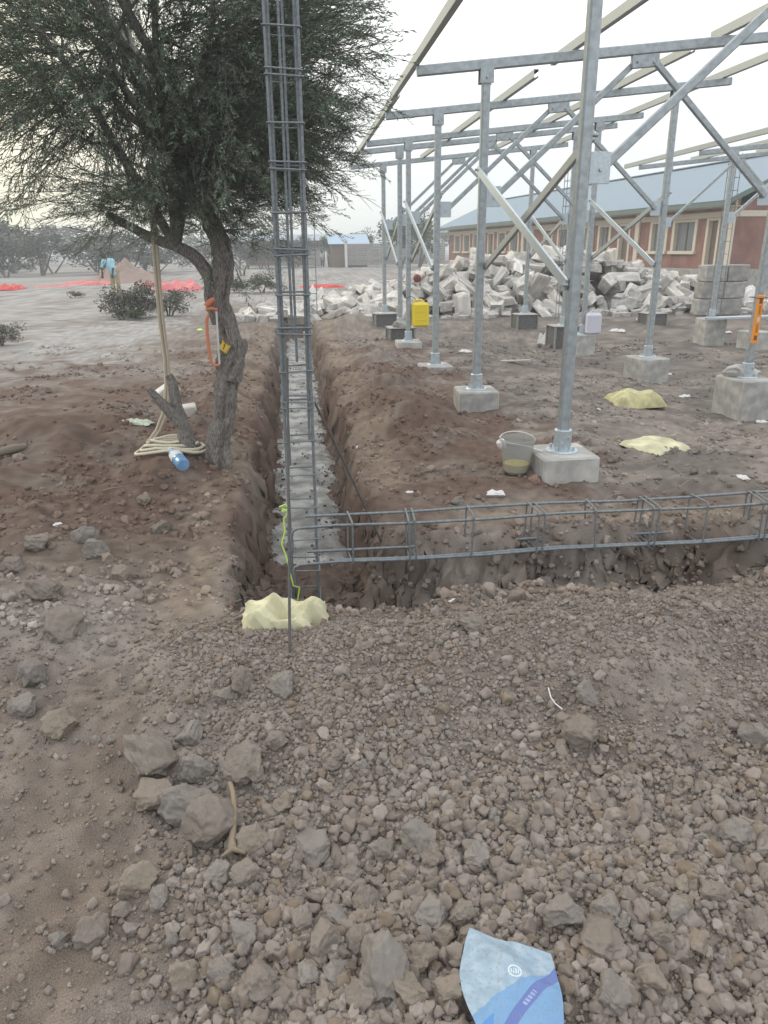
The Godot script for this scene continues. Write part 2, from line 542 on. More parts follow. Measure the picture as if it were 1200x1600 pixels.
	M.bottle.transparency = BaseMaterial3D.TRANSPARENCY_ALPHA
	M.bottle.albedo_color.a = 0.62
	M.bucket = mat(Color(0.36, 0.37, 0.36), 0.3)
	M.bucket.transparency = BaseMaterial3D.TRANSPARENCY_ALPHA
	M.bucket.albedo_color.a = 0.42

# ---------------------------------------------------------------- clods of earth
func ico(sub: int) -> Array:
	var t := (1.0 + sqrt(5.0)) / 2.0
	var vs := [Vector3(-1, t, 0), Vector3(1, t, 0), Vector3(-1, -t, 0), Vector3(1, -t, 0), Vector3(0, -1, t), Vector3(0, 1, t), Vector3(0, -1, -t), Vector3(0, 1, -t), Vector3(t, 0, -1), Vector3(t, 0, 1), Vector3(-t, 0, -1), Vector3(-t, 0, 1)]
	for i in 12: vs[i] = vs[i].normalized()
	var fs := [[0, 11, 5], [0, 5, 1], [0, 1, 7], [0, 7, 10], [0, 10, 11], [1, 5, 9], [5, 11, 4], [11, 10, 2], [10, 7, 6], [7, 1, 8], [3, 9, 4], [3, 4, 2], [3, 2, 6], [3, 6, 8], [3, 8, 9], [4, 9, 5], [2, 4, 11], [6, 2, 10], [8, 6, 7], [9, 8, 1]]
	for s in sub:
		var mids := {}
		var nf := []
		for f in fs:
			var m := []
			for e in 3:
				var a: int = min(f[e], f[(e + 1) % 3])
				var b: int = max(f[e], f[(e + 1) % 3])
				var key := a * 100000 + b
				if not mids.has(key):
					vs.append(((vs[a] + vs[b]) * 0.5).normalized())
					mids[key] = vs.size() - 1
				m.append(mids[key])
			nf.append([f[0], m[0], m[2]]); nf.append([f[1], m[1], m[0]]); nf.append([f[2], m[2], m[1]]); nf.append([m[0], m[1], m[2]])
		fs = nf
	return [vs, fs]

func clod_mesh(sub: int, seed: int, rough := 1.0) -> ArrayMesh:
	var g := ico(sub)
	var r := RandomNumberGenerator.new()
	r.seed = seed * 977 + 13
	var planes := []
	for i in 14:
		planes.append([Vector3(r.randfn(), r.randfn(), r.randfn()).normalized(), r.randf_range(0.55, 0.84)])
	var sc := Vector3(r.randf_range(0.85, 1.2), r.randf_range(0.7, 0.95), r.randf_range(0.8, 1.1))
	var f := FastNoiseLite.new()
	f.seed = seed
	f.frequency = 1.1
	f.fractal_octaves = 4
	var vs: Array = g[0]
	var ps := []
	for p in vs:
		var q: Vector3 = p
		for pl in planes:
			var dd: float = q.dot(pl[0]) - pl[1]
			if dd > 0.0: q -= pl[0] * dd * 0.95
		q *= 1.12 + f.get_noise_3dv(p * 0.8) * 0.3 * rough + f.get_noise_3dv(p * 2.6) * 0.13 * rough + f.get_noise_3dv(p * 8.0) * 0.07 * rough
		ps.append(q * sc)
	var nn := []
	nn.resize(ps.size())
	nn.fill(Vector3.ZERO)
	for t in g[1]:
		var fn: Vector3 = (ps[t[1]] - ps[t[0]]).cross(ps[t[2]] - ps[t[0]])
		if fn.dot(ps[t[0]]) < 0.0: fn = -fn
		for e in 3: nn[t[e]] += fn
	var mb := MB.new()
	for t in g[1]:
		mb.tri(ps[t[0]], ps[t[1]], ps[t[2]], nn[t[0]].normalized(), nn[t[1]].normalized(), nn[t[2]].normalized())
	return mb.mesh()

func scatter(called: String, meshes: Array, places: Array, material: Material, label: String, category: String) -> void:
	# places: [Transform3D, Color]; uncountable, one object per call
	var holder := Node3D.new()
	holder.name = numbered(called)
	add_child(holder)
	tag(holder, label, category, "", "stuff")
	for k in meshes.size():
		var mine := []
		for i in range(k, places.size(), meshes.size()): mine.append(places[i])
		var mm := MultiMesh.new()
		mm.transform_format = MultiMesh.TRANSFORM_3D
		mm.use_colors = true
		mm.mesh = meshes[k]
		mm.instance_count = mine.size()
		for i in mine.size():
			mm.set_instance_transform(i, mine[i][0])
			mm.set_instance_color(i, mine[i][1])
		var o := MultiMeshInstance3D.new()
		o.name = "crumbs"
		o.multimesh = mm
		o.material_override = material
		o.set_meta("kind", "stuff")
		holder.add_child(o, true)

func rnd_basis(s: float) -> Basis:
	return Basis.from_euler(Vector3(rng.randf() * TAU, rng.randf() * TAU, rng.randf() * TAU)).scaled(Vector3(s, s, s))

func gravelly(x: float, d: float) -> float:
	# where the loose heap lies (1) and where dusty ground shows (0)
	var w := n5.get_noise_2d(x * 1.4 + 9.0, d * 1.4) * 0.5
	var edge := sst(-0.75, -0.15, x - (2.2 - d) * 0.12 + w * 0.5) * (1.0 - sst(2.85, 3.05, d))
	var bald := gauss(x - 1.2, 0.4) * gauss(d - 2.05, 0.28) * 0.85
	bald = max(bald, gauss(x - 0.1, 0.3) * gauss(d - 2.65, 0.14) * 0.5)
	return clamp(edge * (1.0 - bald), 0.0, 1.0)

func build_clods() -> void:
	rng.seed = 11
	var sp0 := pix(805, 1565)
	var small := []
	for i in 7: small.append(clod_mesh(2, i + 1, 1.35))
	var places := []
	for i in 105000:
		var x := rng.randf_range(-1.9, 2.9)
		var d := rng.randf_range(0.55, 3.1)
		if abs(x - d * 0.115) > 0.62 * d + 0.75: continue
		if Vector2(x - sp0.x, d + sp0.z).length() < 0.13 and rng.randf() < 0.6: continue
		var g := gravelly(x, d)
		if rng.randf() > 0.14 + 0.86 * g: continue
		var s := 0.0056 * exp(rng.randfn() * 0.42) * (0.84 + 0.65 * sst(2.3, 1.3, d) * g)
		if rng.randf() < 0.16: s *= 1.7
		s = min(s, 0.026)
		var tone := C_GREY.lerp(C_DUST, rng.randf()) * rng.randf_range(0.95, 1.3)
		if rng.randf() < 0.12: tone = C_TAN * rng.randf_range(0.8, 1.0)
		places.append([Transform3D(rnd_basis(s), on(x, d, s * 0.35)), tone])
	scatter("loose_earth_gravel", small, places, M.clod, "loose crumbled grey earth covering the heap in the foreground", "gravel")
	# crumbs over the spoil further back
	places = []
	for i in 22000:
		var d := 3.0 + 11.0 * pow(rng.randf(), 1.6)
		var x := rng.randf_range(-0.62 * d - 0.5, 0.72 * d + 0.5)
		var k := n5.get_noise_2d(x * 1.4, d * 1.4) + 0.25 * gauss(x + 1.1, 0.8) + 0.25 * gauss(x - 1.1, 0.6) + 0.16 * sst(1.8, 2.4, x)
		if k < rng.randf_range(-0.15, 0.35): continue
		var e := trench(x, d)
		if e > 0.12 and d > 4.6: continue
		var s := 0.009 * exp(rng.randfn() * 0.5) * (1.0 + d * 0.05)
		s = min(s, 0.045)
		var c := soil(x, d) * rng.randf_range(1.05, 1.5)
		c.a = 1.0
		places.append([Transform3D(rnd_basis(s), on(x, d, s * 0.3)), c])
	for i in 5200:
		var cr := rng.randf() < 0.55
		var x := rng.randf_range(-0.5, 4.6) if cr else rng.randf_range(-0.6, 0.6)
		var d := rng.randf_range(2.9, 4.1) if cr else 3.2 + 9.0 * pow(rng.randf(), 1.7)
		var e := trench(x, d)
		if e < 0.0 or e > 0.34 or (not cr and e > 0.26): continue
		var s := min(0.008 * exp(rng.randfn() * 0.6), 0.04) as float
		var c := C_RED.lerp(C_GREY, rng.randf()) * rng.randf_range(0.8, 1.2)
		c.a = 1.0
		places.append([Transform3D(rnd_basis(s), on(x, d, s * 0.2)), c])
	for i in 2600:
		var d := 4.5 + 12.0 * pow(rng.randf(), 1.6)
		var x := rng.randfn() * 0.2
		x = (0.36 - abs(x)) * signf(x)
		if abs(x) > 0.4 or n2.get_noise_2d(x * 3.0, d * 2.0) + 0.35 * abs(x) < 0.05 * rng.randfn(): continue
		var s := min(0.005 * exp(rng.randfn() * 0.6), 0.028) as float
		places.append([Transform3D(rnd_basis(s), P(x, -0.503 + s * 0.4, d)), C_RED.lerp(C_GREY, rng.randf()) * rng.randf_range(0.8, 1.1)])
	scatter("earth_crumbs", small, places, M.clod, "small crumbs of dug earth strewn over the spoil banks", "soil")
	# the larger lumps, one by one
	var big := []
	for i in 10: big.append(clod_mesh(4, 40 + i, 1.0))
	var hero := [[238, 1205, 88], [240, 1255, 62], [285, 1270, 72], [328, 1306, 80], [305, 1208, 52], [380, 1200, 66], [397, 1322, 54], [488, 1335, 64], [402, 1215, 34], [342, 1372, 44], [380, 1372, 46], [215, 1385, 54], [250, 1405, 34], [193, 1428, 26], [380, 1467, 50], [508, 1482, 64], [440, 1265, 36], [655, 1322, 52], [672, 1345, 40], [740, 1345, 44], [604, 1335, 34], [655, 1502, 54], [600, 1535, 84], [571, 1412, 48], [671, 1437, 48], [720, 1437, 44], [690, 1470, 44], [882, 1437, 58], [940, 1478, 66], [945, 1430, 48], [1030, 1472, 48], [1085, 1477, 42], [1145, 1312, 54], [905, 1162, 58], [915, 1090, 38], [100, 987, 62], [98, 1142, 52], [52, 1060, 46], [378, 1076, 46], [440, 1078, 42], [742, 985, 42], [290, 1530, 44], [350, 1527, 40], [412, 1543, 62], [352, 1092, 30], [545, 1375, 40], [802, 1292, 38], [1182, 1160, 44], [145, 1467, 52], [525, 1530, 44], [470, 1445, 40], [640, 1560, 58], [520, 1440, 44], [565, 1480, 44], [300, 1155, 40], [432, 1165, 34], [1010, 1540, 60], [960, 1560, 50], [1110, 1400, 38], [1060, 1430, 40], [1180, 1450, 44], [700, 1555, 50], [620, 1250, 28], [520, 1200, 26], [590, 1330, 30], [980, 1410, 36], [1045, 1330, 34], [300, 700, 30], [70, 930, 46], [150, 870, 40], [60, 855, 40], [225, 785, 24], [130, 845, 36], [20, 890, 36], [715, 788, 18], [255, 830, 30], [190, 905, 30], [40, 1110, 44], [560, 1570, 50], [480, 1530, 36]]
	var idx := 0
	for h in hero:
		var p := pix(h[0], h[1])
		var dist := (p - Vector3(0, EYE, 0)).dot(cam_f)
		var r: float = h[2] * 0.5 * dist / FPX
		var o := MeshInstance3D.new()
		o.name = numbered("earth_clod")
		o.mesh = big[idx % 10]
		o.material_override = M["clod%d" % (idx % 5)]
		add_child(o)
		o.transform = Transform3D(rnd_basis(r * 1.05), P(p.x, H(p.x, -p.z) + r * 0.42, -p.z))
		var lab := "fist-sized grey-brown clod of earth lying on the loose heap"
		if h[2] >= 58: lab = "large craggy grey-brown clod of earth lying on the loose heap"
		elif h[2] < 38: lab = "egg-sized grey-brown clod of earth lying on the loose heap"
		if h[1] < 950: lab = "brown clod of earth lying on the dug spoil bank"
		tag(o, lab, "clod", "earth clods on the heap" if h[1] >= 950 else "earth clods on the spoil bank")
		idx += 1
	var made := 0
	var sp := pix(805, 1565)
	while made < 205:
		var x := rng.randf_range(-1.0, 1.9)
		var d := rng.randf_range(0.95, 2.5)
		var g := gravelly(x, d)
		if abs(x - d * 0.115) > 0.62 * d or rng.randf() > (0.12 + g) * (1.3 - 0.45 * d): continue
		if Vector2(x - sp.x, d + sp.z).length() < 0.19: continue
		var s := rng.randf_range(0.012, 0.024) * (1.25 - 0.15 * d)
		var o := MeshInstance3D.new()
		o.name = numbered("earth_clod")
		o.mesh = big[made % 10]
		o.material_override = M["clod%d" % (rng.randi() % 5)]
		add_child(o)
		o.transform = Transform3D(rnd_basis(s), on(x, d, s * 0.35))
		tag(o, "small broken grey-brown clod of earth in the loose heap", "clod", "earth clods on the heap")
		made += 1

# ---------------------------------------------------------------- steel frames
func rafter_y(x: float, x0: float) -> float: return 3.10 + 0.096 * (x - x0 + 0.65)   # underside, x0 = low post row

func make_post(frame: Node3D, x: float, d: float, y0: float, y1: float, side: float) -> void:
	var m := MB.new()
	m.box(T(P(x, (y0 + y1) * 0.5, d)), Vector3(0.078, y1 - y0, 0.078), 0.012)
	var post := part(frame, "post", m, M.steel)
	m = MB.new()
	m.lathe(Transform3D(Basis(), P(x, y0, d)), [Vector2(0.0, 0.014), Vector2(0.112, 0.014), Vector2(0.116, 0.008), Vector2(0.116, 0.0)], 24)
	for k in 4:
		var a := TAU * (k + 0.5) / 4
		m.lathe(Transform3D(Basis(), P(x + cos(a) * 0.088, y0 + 0.012, d + sin(a) * 0.088)), [Vector2(0, 0.03), Vector2(0.012, 0.03), Vector2(0.012, 0.0)], 6)
	part(post, "base_plate", m, M.steel2)
	m = MB.new()
	m.lathe(Transform3D(Basis(), P(x, y0 + 0.012, d)), [Vector2(0.060, 0.15), Vector2(0.063, 0.145), Vector2(0.063, 0.0)], 16)
	m.lathe(Transform3D(Basis(), P(x, y0 + 0.012, d)), [Vector2(0.03, 0.15), Vector2(0.060, 0.15)], 16)
	for s in [-1.0, 1.0]:
		m.lathe(Transform3D(Basis.from_euler(Vector3(PI / 2, 0, 0)), P(x + s * 0.025, y0 + 0.09 + s * 0.02, d - 0.058)), [Vector2(0, 0.02), Vector2(0.011, 0.02), Vector2(0.011, 0.0)], 6)
	part(post, "sleeve", m, M.steel2)
	m = MB.new()
	m.box(T(P(x, y1 - 0.045, d - 0.044)), Vector3(0.13, 0.13, 0.008), 0.002)
	m.box(T(P(x, y1 - 0.045, d + 0.044)), Vector3(0.13, 0.13, 0.008), 0.002)
	m.lathe(Transform3D(Basis.from_euler(Vector3(PI / 2, 0, 0)), P(x, y1 - 0.06, d - 0.048)), [Vector2(0, 0.014), Vector2(0.012, 0.014), Vector2(0.012, 0.0)], 6)
	part(post, "cap_plate", m, M.steel)
	m = MB.new()
	m.box(T(P(x + side * 0.105, 2.08, d)), Vector3(0.16, 0.19, 0.01), 0.002)
	m.lathe(Transform3D(Basis.from_euler(Vector3(PI / 2, 0, 0)), P(x + side * 0.12, 2.07, d - 0.005)), [Vector2(0, 0.014), Vector2(0.013, 0.014), Vector2(0.013, 0.0)], 6)
	part(post, "gusset_plate", m, M.steel2)

func make_frame(called: String, label: String, xl: float, xr: float, ds: Array, yl: Array, yr: Array, skip_l: Array, skip_r: Array, pur: Array) -> Node3D:
	var fr := base(called, P(xl, 0, ds[0]), label, "steel frame")
	var xm := (xl + xr) * 0.5
	for i in ds.size():
		var d: float = ds[i]
		if not i in skip_l: make_post(fr, xl, d, yl[i], rafter_y(xl, xl), 1.0)
		if not i in skip_r: make_post(fr, xr, d, yr[i], rafter_y(xr, xl), -1.0)
		var a := P(xl - 0.66, rafter_y(xl - 0.66, xl) + 0.05, d)
		var b := P(xr + 0.72, rafter_y(xr + 0.72, xl) + 0.05, d)
		var m := MB.new()
		m.bar(a, b, 0.06, 0.088, 0.008)
		var rf := part(fr, "rafter", m, M.steel)
		m = MB.new()
		m.box(T(P(xm, rafter_y(xm, xl) - 0.05, d), 0.0, 0.0, 0.096), Vector3(0.27, 0.11, 0.05), 0.004)
		for s in [-1.0, 1.0]:
			m.lathe(Transform3D(Basis.from_euler(Vector3(PI / 2, 0, 0)), P(xm + s * 0.08, rafter_y(xm, xl) - 0.06, d - 0.025)), [Vector2(0, 0.014), Vector2(0.013, 0.014), Vector2(0.013, 0.0)], 6)
		part(rf, "gusset_plate", m, M.steel)
		for s in [-1.0, 1.0]:
			if (s < 0 and i in skip_l) or (s > 0 and i in skip_r): continue
			var px := xl if s < 0 else xr
			m = MB.new()
			m.bar(P(xm + s * 0.1, rafter_y(xm, xl) - 0.07, d - 0.03 * s), P(px - s * 0.13, 2.07, d - 0.03 * s), 0.045, 0.055, 0.006)
			part(fr, "brace", m, M.steel)
	for pl in pur:
		var m := MB.new()
		var y := rafter_y(pl[0], xl) + 0.136
		m.channel(P(pl[0], y, pl[1]), P(pl[0] + pl[3], y + pl[4], pl[2]), 0.05, 0.08, -1.0)
		part(fr, "purlin", m, M.purlin)
	return fr

func x_brace(fr: Node3D, x: float, d0: float, d1: float, off: float) -> void:
	var m := MB.new()
	m.bar(P(x - off, 1.36, d0), P(x - off, 2.32, d1), 0.02, 0.075, 0.003)
	part(fr, "cross_brace", m, M.steel2)
	m = MB.new()
	m.bar(P(x + off, 2.27, d0), P(x + off, 1.42, d1), 0.03, 0.065, 0.003)
	part(fr, "cross_brace", m, M.purlin)
	m = MB.new()
	for q in [[d0, 1.36, -off], [d1, 2.32, -off], [d0, 2.27, off], [d1, 1.42, off]]:
		m.lathe(Transform3D(Basis.from_euler(Vector3(0, 0, PI / 2)), P(x + q[2] * 1.2, q[1], q[0])), [Vector2(0, 0.02), Vector2(0.013, 0.02), Vector2(0.013, -0.02), Vector2(0, -0.02)], 6)
	part(fr, "brace_bolts", m, M.steel)

func footing(x: float, d: float, top: float, w: float, label: String, turn := 0.0, formed := false, lz := 0.0) -> void:
	var g := H(x, d)
	var bot := g - 0.18
	var o := base("concrete_footing", P(x, bot, d), label, "footing", "concrete footings under the steel posts", turn)
	var m := MB.new()
	var h := top - bot
	var l := w if lz == 0.0 else lz
	m.box(T(Vector3(0, h * 0.5, 0)), Vector3(w, h, l), 0.014)
	part(o, "block", m, M.concrete if int(d * 10) % 2 == 0 else M.concrete2, false)
	if formed:
		for s in 4:
			m = MB.new()
			var a := PI * 0.5 * s
			var dir := Vector3(sin(a), 0, cos(a))
			m.box(T(dir * (w * 0.5 + 0.006) + Vector3(0, h * 0.5 - 0.01, 0), a), Vector3(w + 0.02, h - 0.01, 0.008), 0.002)
			var pn := part(o, "form_panel", m, M.form, false)
			m = MB.new()
			m.box(T(dir * (w * 0.5 + 0.025) + Vector3(0, h - 0.012, 0), a), Vector3(w + 0.09, 0.012, 0.04), 0.002)
			m.box(T(dir * (w * 0.5 + 0.02) + Vector3(0, h * 0.5 - 0.02, 0) + dir.cross(Vector3.UP) * (w * 0.5 + 0.014), a), Vector3(0.035, h, 0.03), 0.002)
			part(pn, "flange", m, M.form_rim, false)

# ---------------------------------------------------------------- reinforcement
func ring_pts(t: Transform3D, w: float, l: float) -> Array:
	var o := []
	for q in [[-1, -1], [1, -1], [1, 1], [-1, 1]]:
		for k in 3:
			var a: float = atan2(q[1], q[0]) + (k - 1) * 0.6
			o.append(t * Vector3(q[0] * (w - 0.014) + cos(a) * 0.014, 0, q[1] * (l - 0.014) + sin(a) * 0.014))
	return o

func cage(called: String, label: String, foot: Vector3, top: Vector3, w: float, r: float, ties: Array, extra: int, material: Material) -> Node3D:
	var o := base(called, foot, label, "rebar cage", "")
	var ax := (top - foot).normalized()
	var x := ax.cross(Vector3.BACK).normalized()
	var bs := Basis(x, ax, x.cross(ax))
	var L := (top - foot).length()
	rng.seed = int(L * 1000.0)
	for q in [[-1, -1], [1, -1], [1, 1], [-1, 1]]:
		var m := MB.new()
		m.tube([foot + bs * Vector3(q[0] * w, 0, q[1] * w), foot + bs * Vector3(q[0] * w, L * 0.5, q[1] * w), foot + bs * Vector3(q[0] * w, L, q[1] * w)], [r], 7)
		part(o, "bar", m, material)
	for k in extra:
		var q: Array = [[-1, -1], [1, -1], [1, 1], [-1, 1], [0.1, -0.9], [-0.2, 0.8]][k % 6]
		var m := MB.new()
		var i := 0.76
		m.tube([foot + bs * Vector3(q[0] * w * i, L * (0.24 + 0.04 * k), q[1] * w * i), foot + bs * Vector3(q[0] * w * (i + 0.08), L * 0.6, q[1] * w * i), foot + bs * Vector3(q[0] * w * i, L * 0.99, q[1] * w * (i - 0.05))], [r * 0.95], 7)
		part(o, "bar", m, material)
	for t in ties:
		var m := MB.new()
		m.tube(ring_pts(Transform3D(bs * Basis.from_euler(Vector3(rng.randf_range(-0.06, 0.06), 0, rng.randf_range(-0.05, 0.05))), foot + ax * t), w + r * 1.6, w + r * 1.6), [r * 0.6], 6, true)
		part(o, "stirrup", m, material)
	return o

# ---------------------------------------------------------------- people: smooth union of tapered capsules, surface nets
func cap_d(p: Vector3, a: Vector3, b: Vector3, ra: float, rb: float) -> float:
	var ab := b - a
	var t: float = clamp((p - a).dot(ab) / max(ab.length_squared(), 1e-6), 0.0, 1.0)
	return p.distance_to(a + ab * t) - lerp(ra, rb, t)

func body_mesh(bones: Array, cell: float, k := 0.03) -> MB:
	var lo := Vector3(1e9, 1e9, 1e9)
	var hi := -lo
	for b in bones:
		for e in 2:
			var r: float = b[2 + e] + cell * 2.0
			lo = lo.min(b[e] - Vector3(r, r, r)); hi = hi.max(b[e] + Vector3(r, r, r))
	var nx := int((hi.x - lo.x) / cell) + 2
	var ny := int((hi.y - lo.y) / cell) + 2
	var nz := int((hi.z - lo.z) / cell) + 2
	var f := PackedFloat32Array()
	f.resize(nx * ny * nz)
	for z in nz:
		for y in ny:
			for x in nx:
				var p := lo + Vector3(x, y, z) * cell
				var s := 1e3
				for b in bones:
					var q := cap_d(p, b[0], b[1], b[2], b[3])
					if q > s + k: continue
					var h: float = clamp(0.5 + 0.5 * (s - q) / k, 0.0, 1.0)
					s = lerp(s, q, h) - k * h * (1.0 - h)
				f[(z * ny + y) * nx + x] = s
	var vid := {}
	var pos := []
	var nor := []
	for z in nz - 1:
		for y in ny - 1:
			for x in nx - 1:
				var acc := Vector3.ZERO
				var cnt := 0
				var gr := Vector3.ZERO
				var vals := []
				for c in 8:
					var val := f[((z + (c >> 2)) * ny + y + ((c >> 1) & 1)) * nx + x + (c & 1)]
					vals.append(val)
					gr += Vector3((c & 1) * 2 - 1, ((c >> 1) & 1) * 2 - 1, (c >> 2) * 2 - 1) * val
				for c in 8:
					for e in 3:
						var o := c | (1 << e)
						if o == c: continue
						if (vals[c] < 0.0) != (vals[o] < 0.0):
							var t: float = vals[c] / (vals[c] - vals[o])
							var pc := Vector3(c & 1, (c >> 1) & 1, c >> 2)
							var po := Vector3(o & 1, (o >> 1) & 1, o >> 2)
							acc += pc.lerp(po, t); cnt += 1
				if cnt > 0:
					vid[(z * ny + y) * nx + x] = pos.size()
					pos.append(lo + (Vector3(x, y, z) + acc / cnt) * cell)
					nor.append(gr.normalized())
	var mb := MB.new()
	var st := [1, nx, nx * ny]
	for key in vid:
		var x: int = key % nx
		var y: int = (key / nx) % ny
		var z: int = key / (nx * ny)
		for e in 3:
			var a: int = st[(e + 1) % 3]
			var b: int = st[(e + 2) % 3]
			var c3 := [x, y, z]
			if c3[(e + 1) % 3] == 0 or c3[(e + 2) % 3] == 0: continue
			if (f[key] < 0.0) == (f[key + st[e]] < 0.0): continue
			if not (vid.has(key - a) and vid.has(key - b) and vid.has(key - a - b)): continue
			var i0: int = vid[key]
			var i1: int = vid[key - a]
			var i2: int = vid[key - a - b]
			var i3: int = vid[key - b]
			mb.tri(pos[i0], pos[i1], pos[i2], nor[i0], nor[i1], nor[i2])
			mb.tri(pos[i0], pos[i2], pos[i3], nor[i0], nor[i2], nor[i3])
	return mb

func person(at: Vector3, turn: float, lean: Vector3, height: float, shirt: Material, legs: Material, label: String, group := "", cell := 0.022) -> void:
	# lean: offset of the neck from upright, body frame x right, z towards the viewer
	var s := height / 1.7
	var hipc := Vector3(0, 0.92, 0)
	var neck := Vector3(0, 1.42, 0) + lean
	var chest := hipc.lerp(neck, 0.72)
	var dirn := (neck - hipc).normalized()
	var head := neck + (dirn + lean * 0.8).normalized() * 0.17
	var b := []
	var sh := []
	var tr := []
	for q in [-1.0, 1.0]:
		var hip := hipc + Vector3(q * 0.09, -0.02, 0)
		var knee := Vector3(q * 0.11, 0.5, 0.03 * q)
		var ank := Vector3(q * 0.12, 0.09, -0.05 * q)
		b.append([hip, knee, 0.082, 0.056]); b.append([knee, ank, 0.055, 0.038])
		b.append([ank + Vector3(0, -0.035, -0.03), ank + Vector3(q * 0.03, -0.05, 0.15), 0.038, 0.032])
		tr.append([hip, knee, 0.098, 0.078]); tr.append([knee, ank + Vector3(0, 0.04, 0), 0.078, 0.066])
		var shd := chest + Vector3(q * 0.17, 0.06, 0)
		var elb := shd + Vector3(q * 0.05, -0.27, 0.05) + lean * 0.2
		var wr := elb + Vector3(-q * 0.03, -0.22, 0.12)
		b.append([shd, elb, 0.05, 0.04]); b.append([elb, wr, 0.04, 0.028])
		var palm := wr + Vector3(0, -0.07, 0.03)
		b.append([wr, palm, 0.03, 0.034])
		for fi in 4: b.append([palm + Vector3((fi - 1.5) * 0.018, -0.01, 0), palm + Vector3((fi - 1.5) * 0.022, -0.075 - 0.01 * (1.5 - abs(fi - 1.5)), 0.03), 0.011, 0.009])
		b.append([palm + Vector3(-q * 0.03, 0.02, 0.01), palm + Vector3(-q * 0.05, -0.035, 0.04), 0.012, 0.01])
		sh.append([shd, shd.lerp(elb, 0.85), 0.068, 0.066])
	b.append([hipc, chest, 0.12, 0.14])
	b.append([chest + Vector3(-0.12, 0.05, 0), chest + Vector3(0.12, 0.05, 0), 0.09, 0.09])
	b.append([chest, neck, 0.09, 0.055]); b.append([neck, head, 0.05, 0.07])
	b.append([head, head + dirn * 0.06, 0.092, 0.098])
	b.append([head + Vector3(0, 0.0, 0.09), head + Vector3(0, -0.02, 0.105), 0.014, 0.016])
	sh.append([hipc + Vector3(0, -0.06, 0), chest, 0.152, 0.162])
	sh.append([chest + Vector3(-0.13, 0.05, 0), chest + Vector3(0.13, 0.05, 0), 0.105, 0.105])
	sh.append([chest, chest.lerp(neck, 0.75), 0.12, 0.075])
	tr.append([hipc + Vector3(-0.05, 0, 0), hipc + Vector3(0.05, 0, 0), 0.135, 0.135])
	var hr := [[head + dirn * 0.05 + Vector3(0, 0.012, -0.015), head + dirn * 0.075 + Vector3(0, 0.01, -0.02), 0.1, 0.1]]
	for l in [b, sh, tr, hr]:
		for q in l:
			q[0] *= s; q[1] *= s; q[2] *= s; q[3] *= s
	var o := base("person", at, label, "person", group, turn)
	part(o, "body", body_mesh(b, cell * 0.8), M.skin, false)
	part(o, "shirt", body_mesh(sh, cell), shirt, false)
	part(o, "trousers", body_mesh(tr, cell), legs, false)
	part(o, "hair", body_mesh(hr, cell), M.hair, false)

# ---------------------------------------------------------------- soft things
func sack_mesh(w: float, l: float, h: float, seed: int, crease := 0.6) -> MB:
	var f := FastNoiseLite.new()
	f.seed = seed
	f.frequency = 1.0
	f.fractal_type = FastNoiseLite.FRACTAL_RIDGED
	f.fractal_octaves = 1
	var mb := MB.new()
	for top in [1.0, 0.0]:
		mb.grid(func(u: float, v: float) -> Vector3:
			var a := u * 2.0 - 1.0
			var b := v * 2.0 - 1.0
			var e := (1.0 - pow(abs(a), 7.0)) * (1.0 - pow(abs(b), 7.0))
			var out: float = 1.0 + 0.06 * sin(a * 2.2 + seed) * abs(b) + 0.06 * sin(b * 2.4 + seed * 2.0) * abs(a) + 0.03 * f.get_noise_2d(a * 2.0, b * 2.0)
			var k1: float = abs(fposmod(a * 0.9 + b * 0.45 + seed * 0.37, 1.0) - 0.5) * 2.0
			var k2: float = abs(fposmod(b * 1.1 - a * 0.55 + seed * 0.61, 1.0) - 0.5) * 2.0
			var k3: float = abs(fposmod(a * 1.9 - b * 1.3 + seed * 0.17, 1.0) - 0.5) * 2.0
			var fold: float = k1 * 0.8 + k2 * 0.5 + k3 * 0.3 - 0.9
			var y: float = e * h * (1.0 + crease * fold) * top + 0.004
			if top == 0.0: y = -0.01 * e
			return Vector3(a * w * 0.5 * out, y, b * l * 0.5 * out), 40, 32, true)
	return mb

func sack(called: String, x: float, d: float, w: float, l: float, h: float, seed: int, m: Material, label: String, cat: String, turn := 0.0, pitch := 0.0, sink := 0.01, group := "", crease := 0.6) -> MeshInstance3D:
	var o := MeshInstance3D.new()
	o.name = numbered(called)
	o.mesh = sack_mesh(w, l, h, seed, crease).mesh()
	o.material_override = m
	add_child(o)
	o.position = on(x, d, -sink)
	o.rotation = Vector3(pitch, turn, 0)
	tag(o, label, cat, group)
	return o

# ---------------------------------------------------------------- the thorn tree
func curve_pts(a: Vector3, b: Vector3, sag: Vector3, n: int, wob: float) -> Array:
	var o := []
	for i in n + 1:
		var t := float(i) / n
		var p := a.lerp(b, t) + sag * sin(t * PI)
		if i > 0 and i < n: p += Vector3(rng.randfn(), rng.randfn(), rng.randfn()) * wob
		o.append(p)
	return o

func fine_path(pts: Array, rad: Array, per: int) -> Array:
	# Catmull-Rom through the given points, radii along with them
	var op := []
	var orad := []
	var n := pts.size()
	for i in n - 1:
		for k in per:
			var t := float(k) / per
			var a: Vector3 = pts[max(i - 1, 0)]
			var b: Vector3 = pts[i]
			var c: Vector3 = pts[i + 1]
			var d: Vector3 = pts[min(i + 2, n - 1)]
			op.append(b.cubic_interpolate(c, a, d, t))
			orad.append(lerp(float(rad[i]), float(rad[i + 1]), t))
	op.append(pts[n - 1])
	orad.append(rad[n - 1])
	return [op, orad]

func bark_tube(m: MB, pts: Array, rad: Array, per: int, sides: int, rough: float, seed: int) -> void:
	var fp := fine_path(pts, rad, per)
	m.tube(fp[0], fp[1], sides, false, rough, seed)

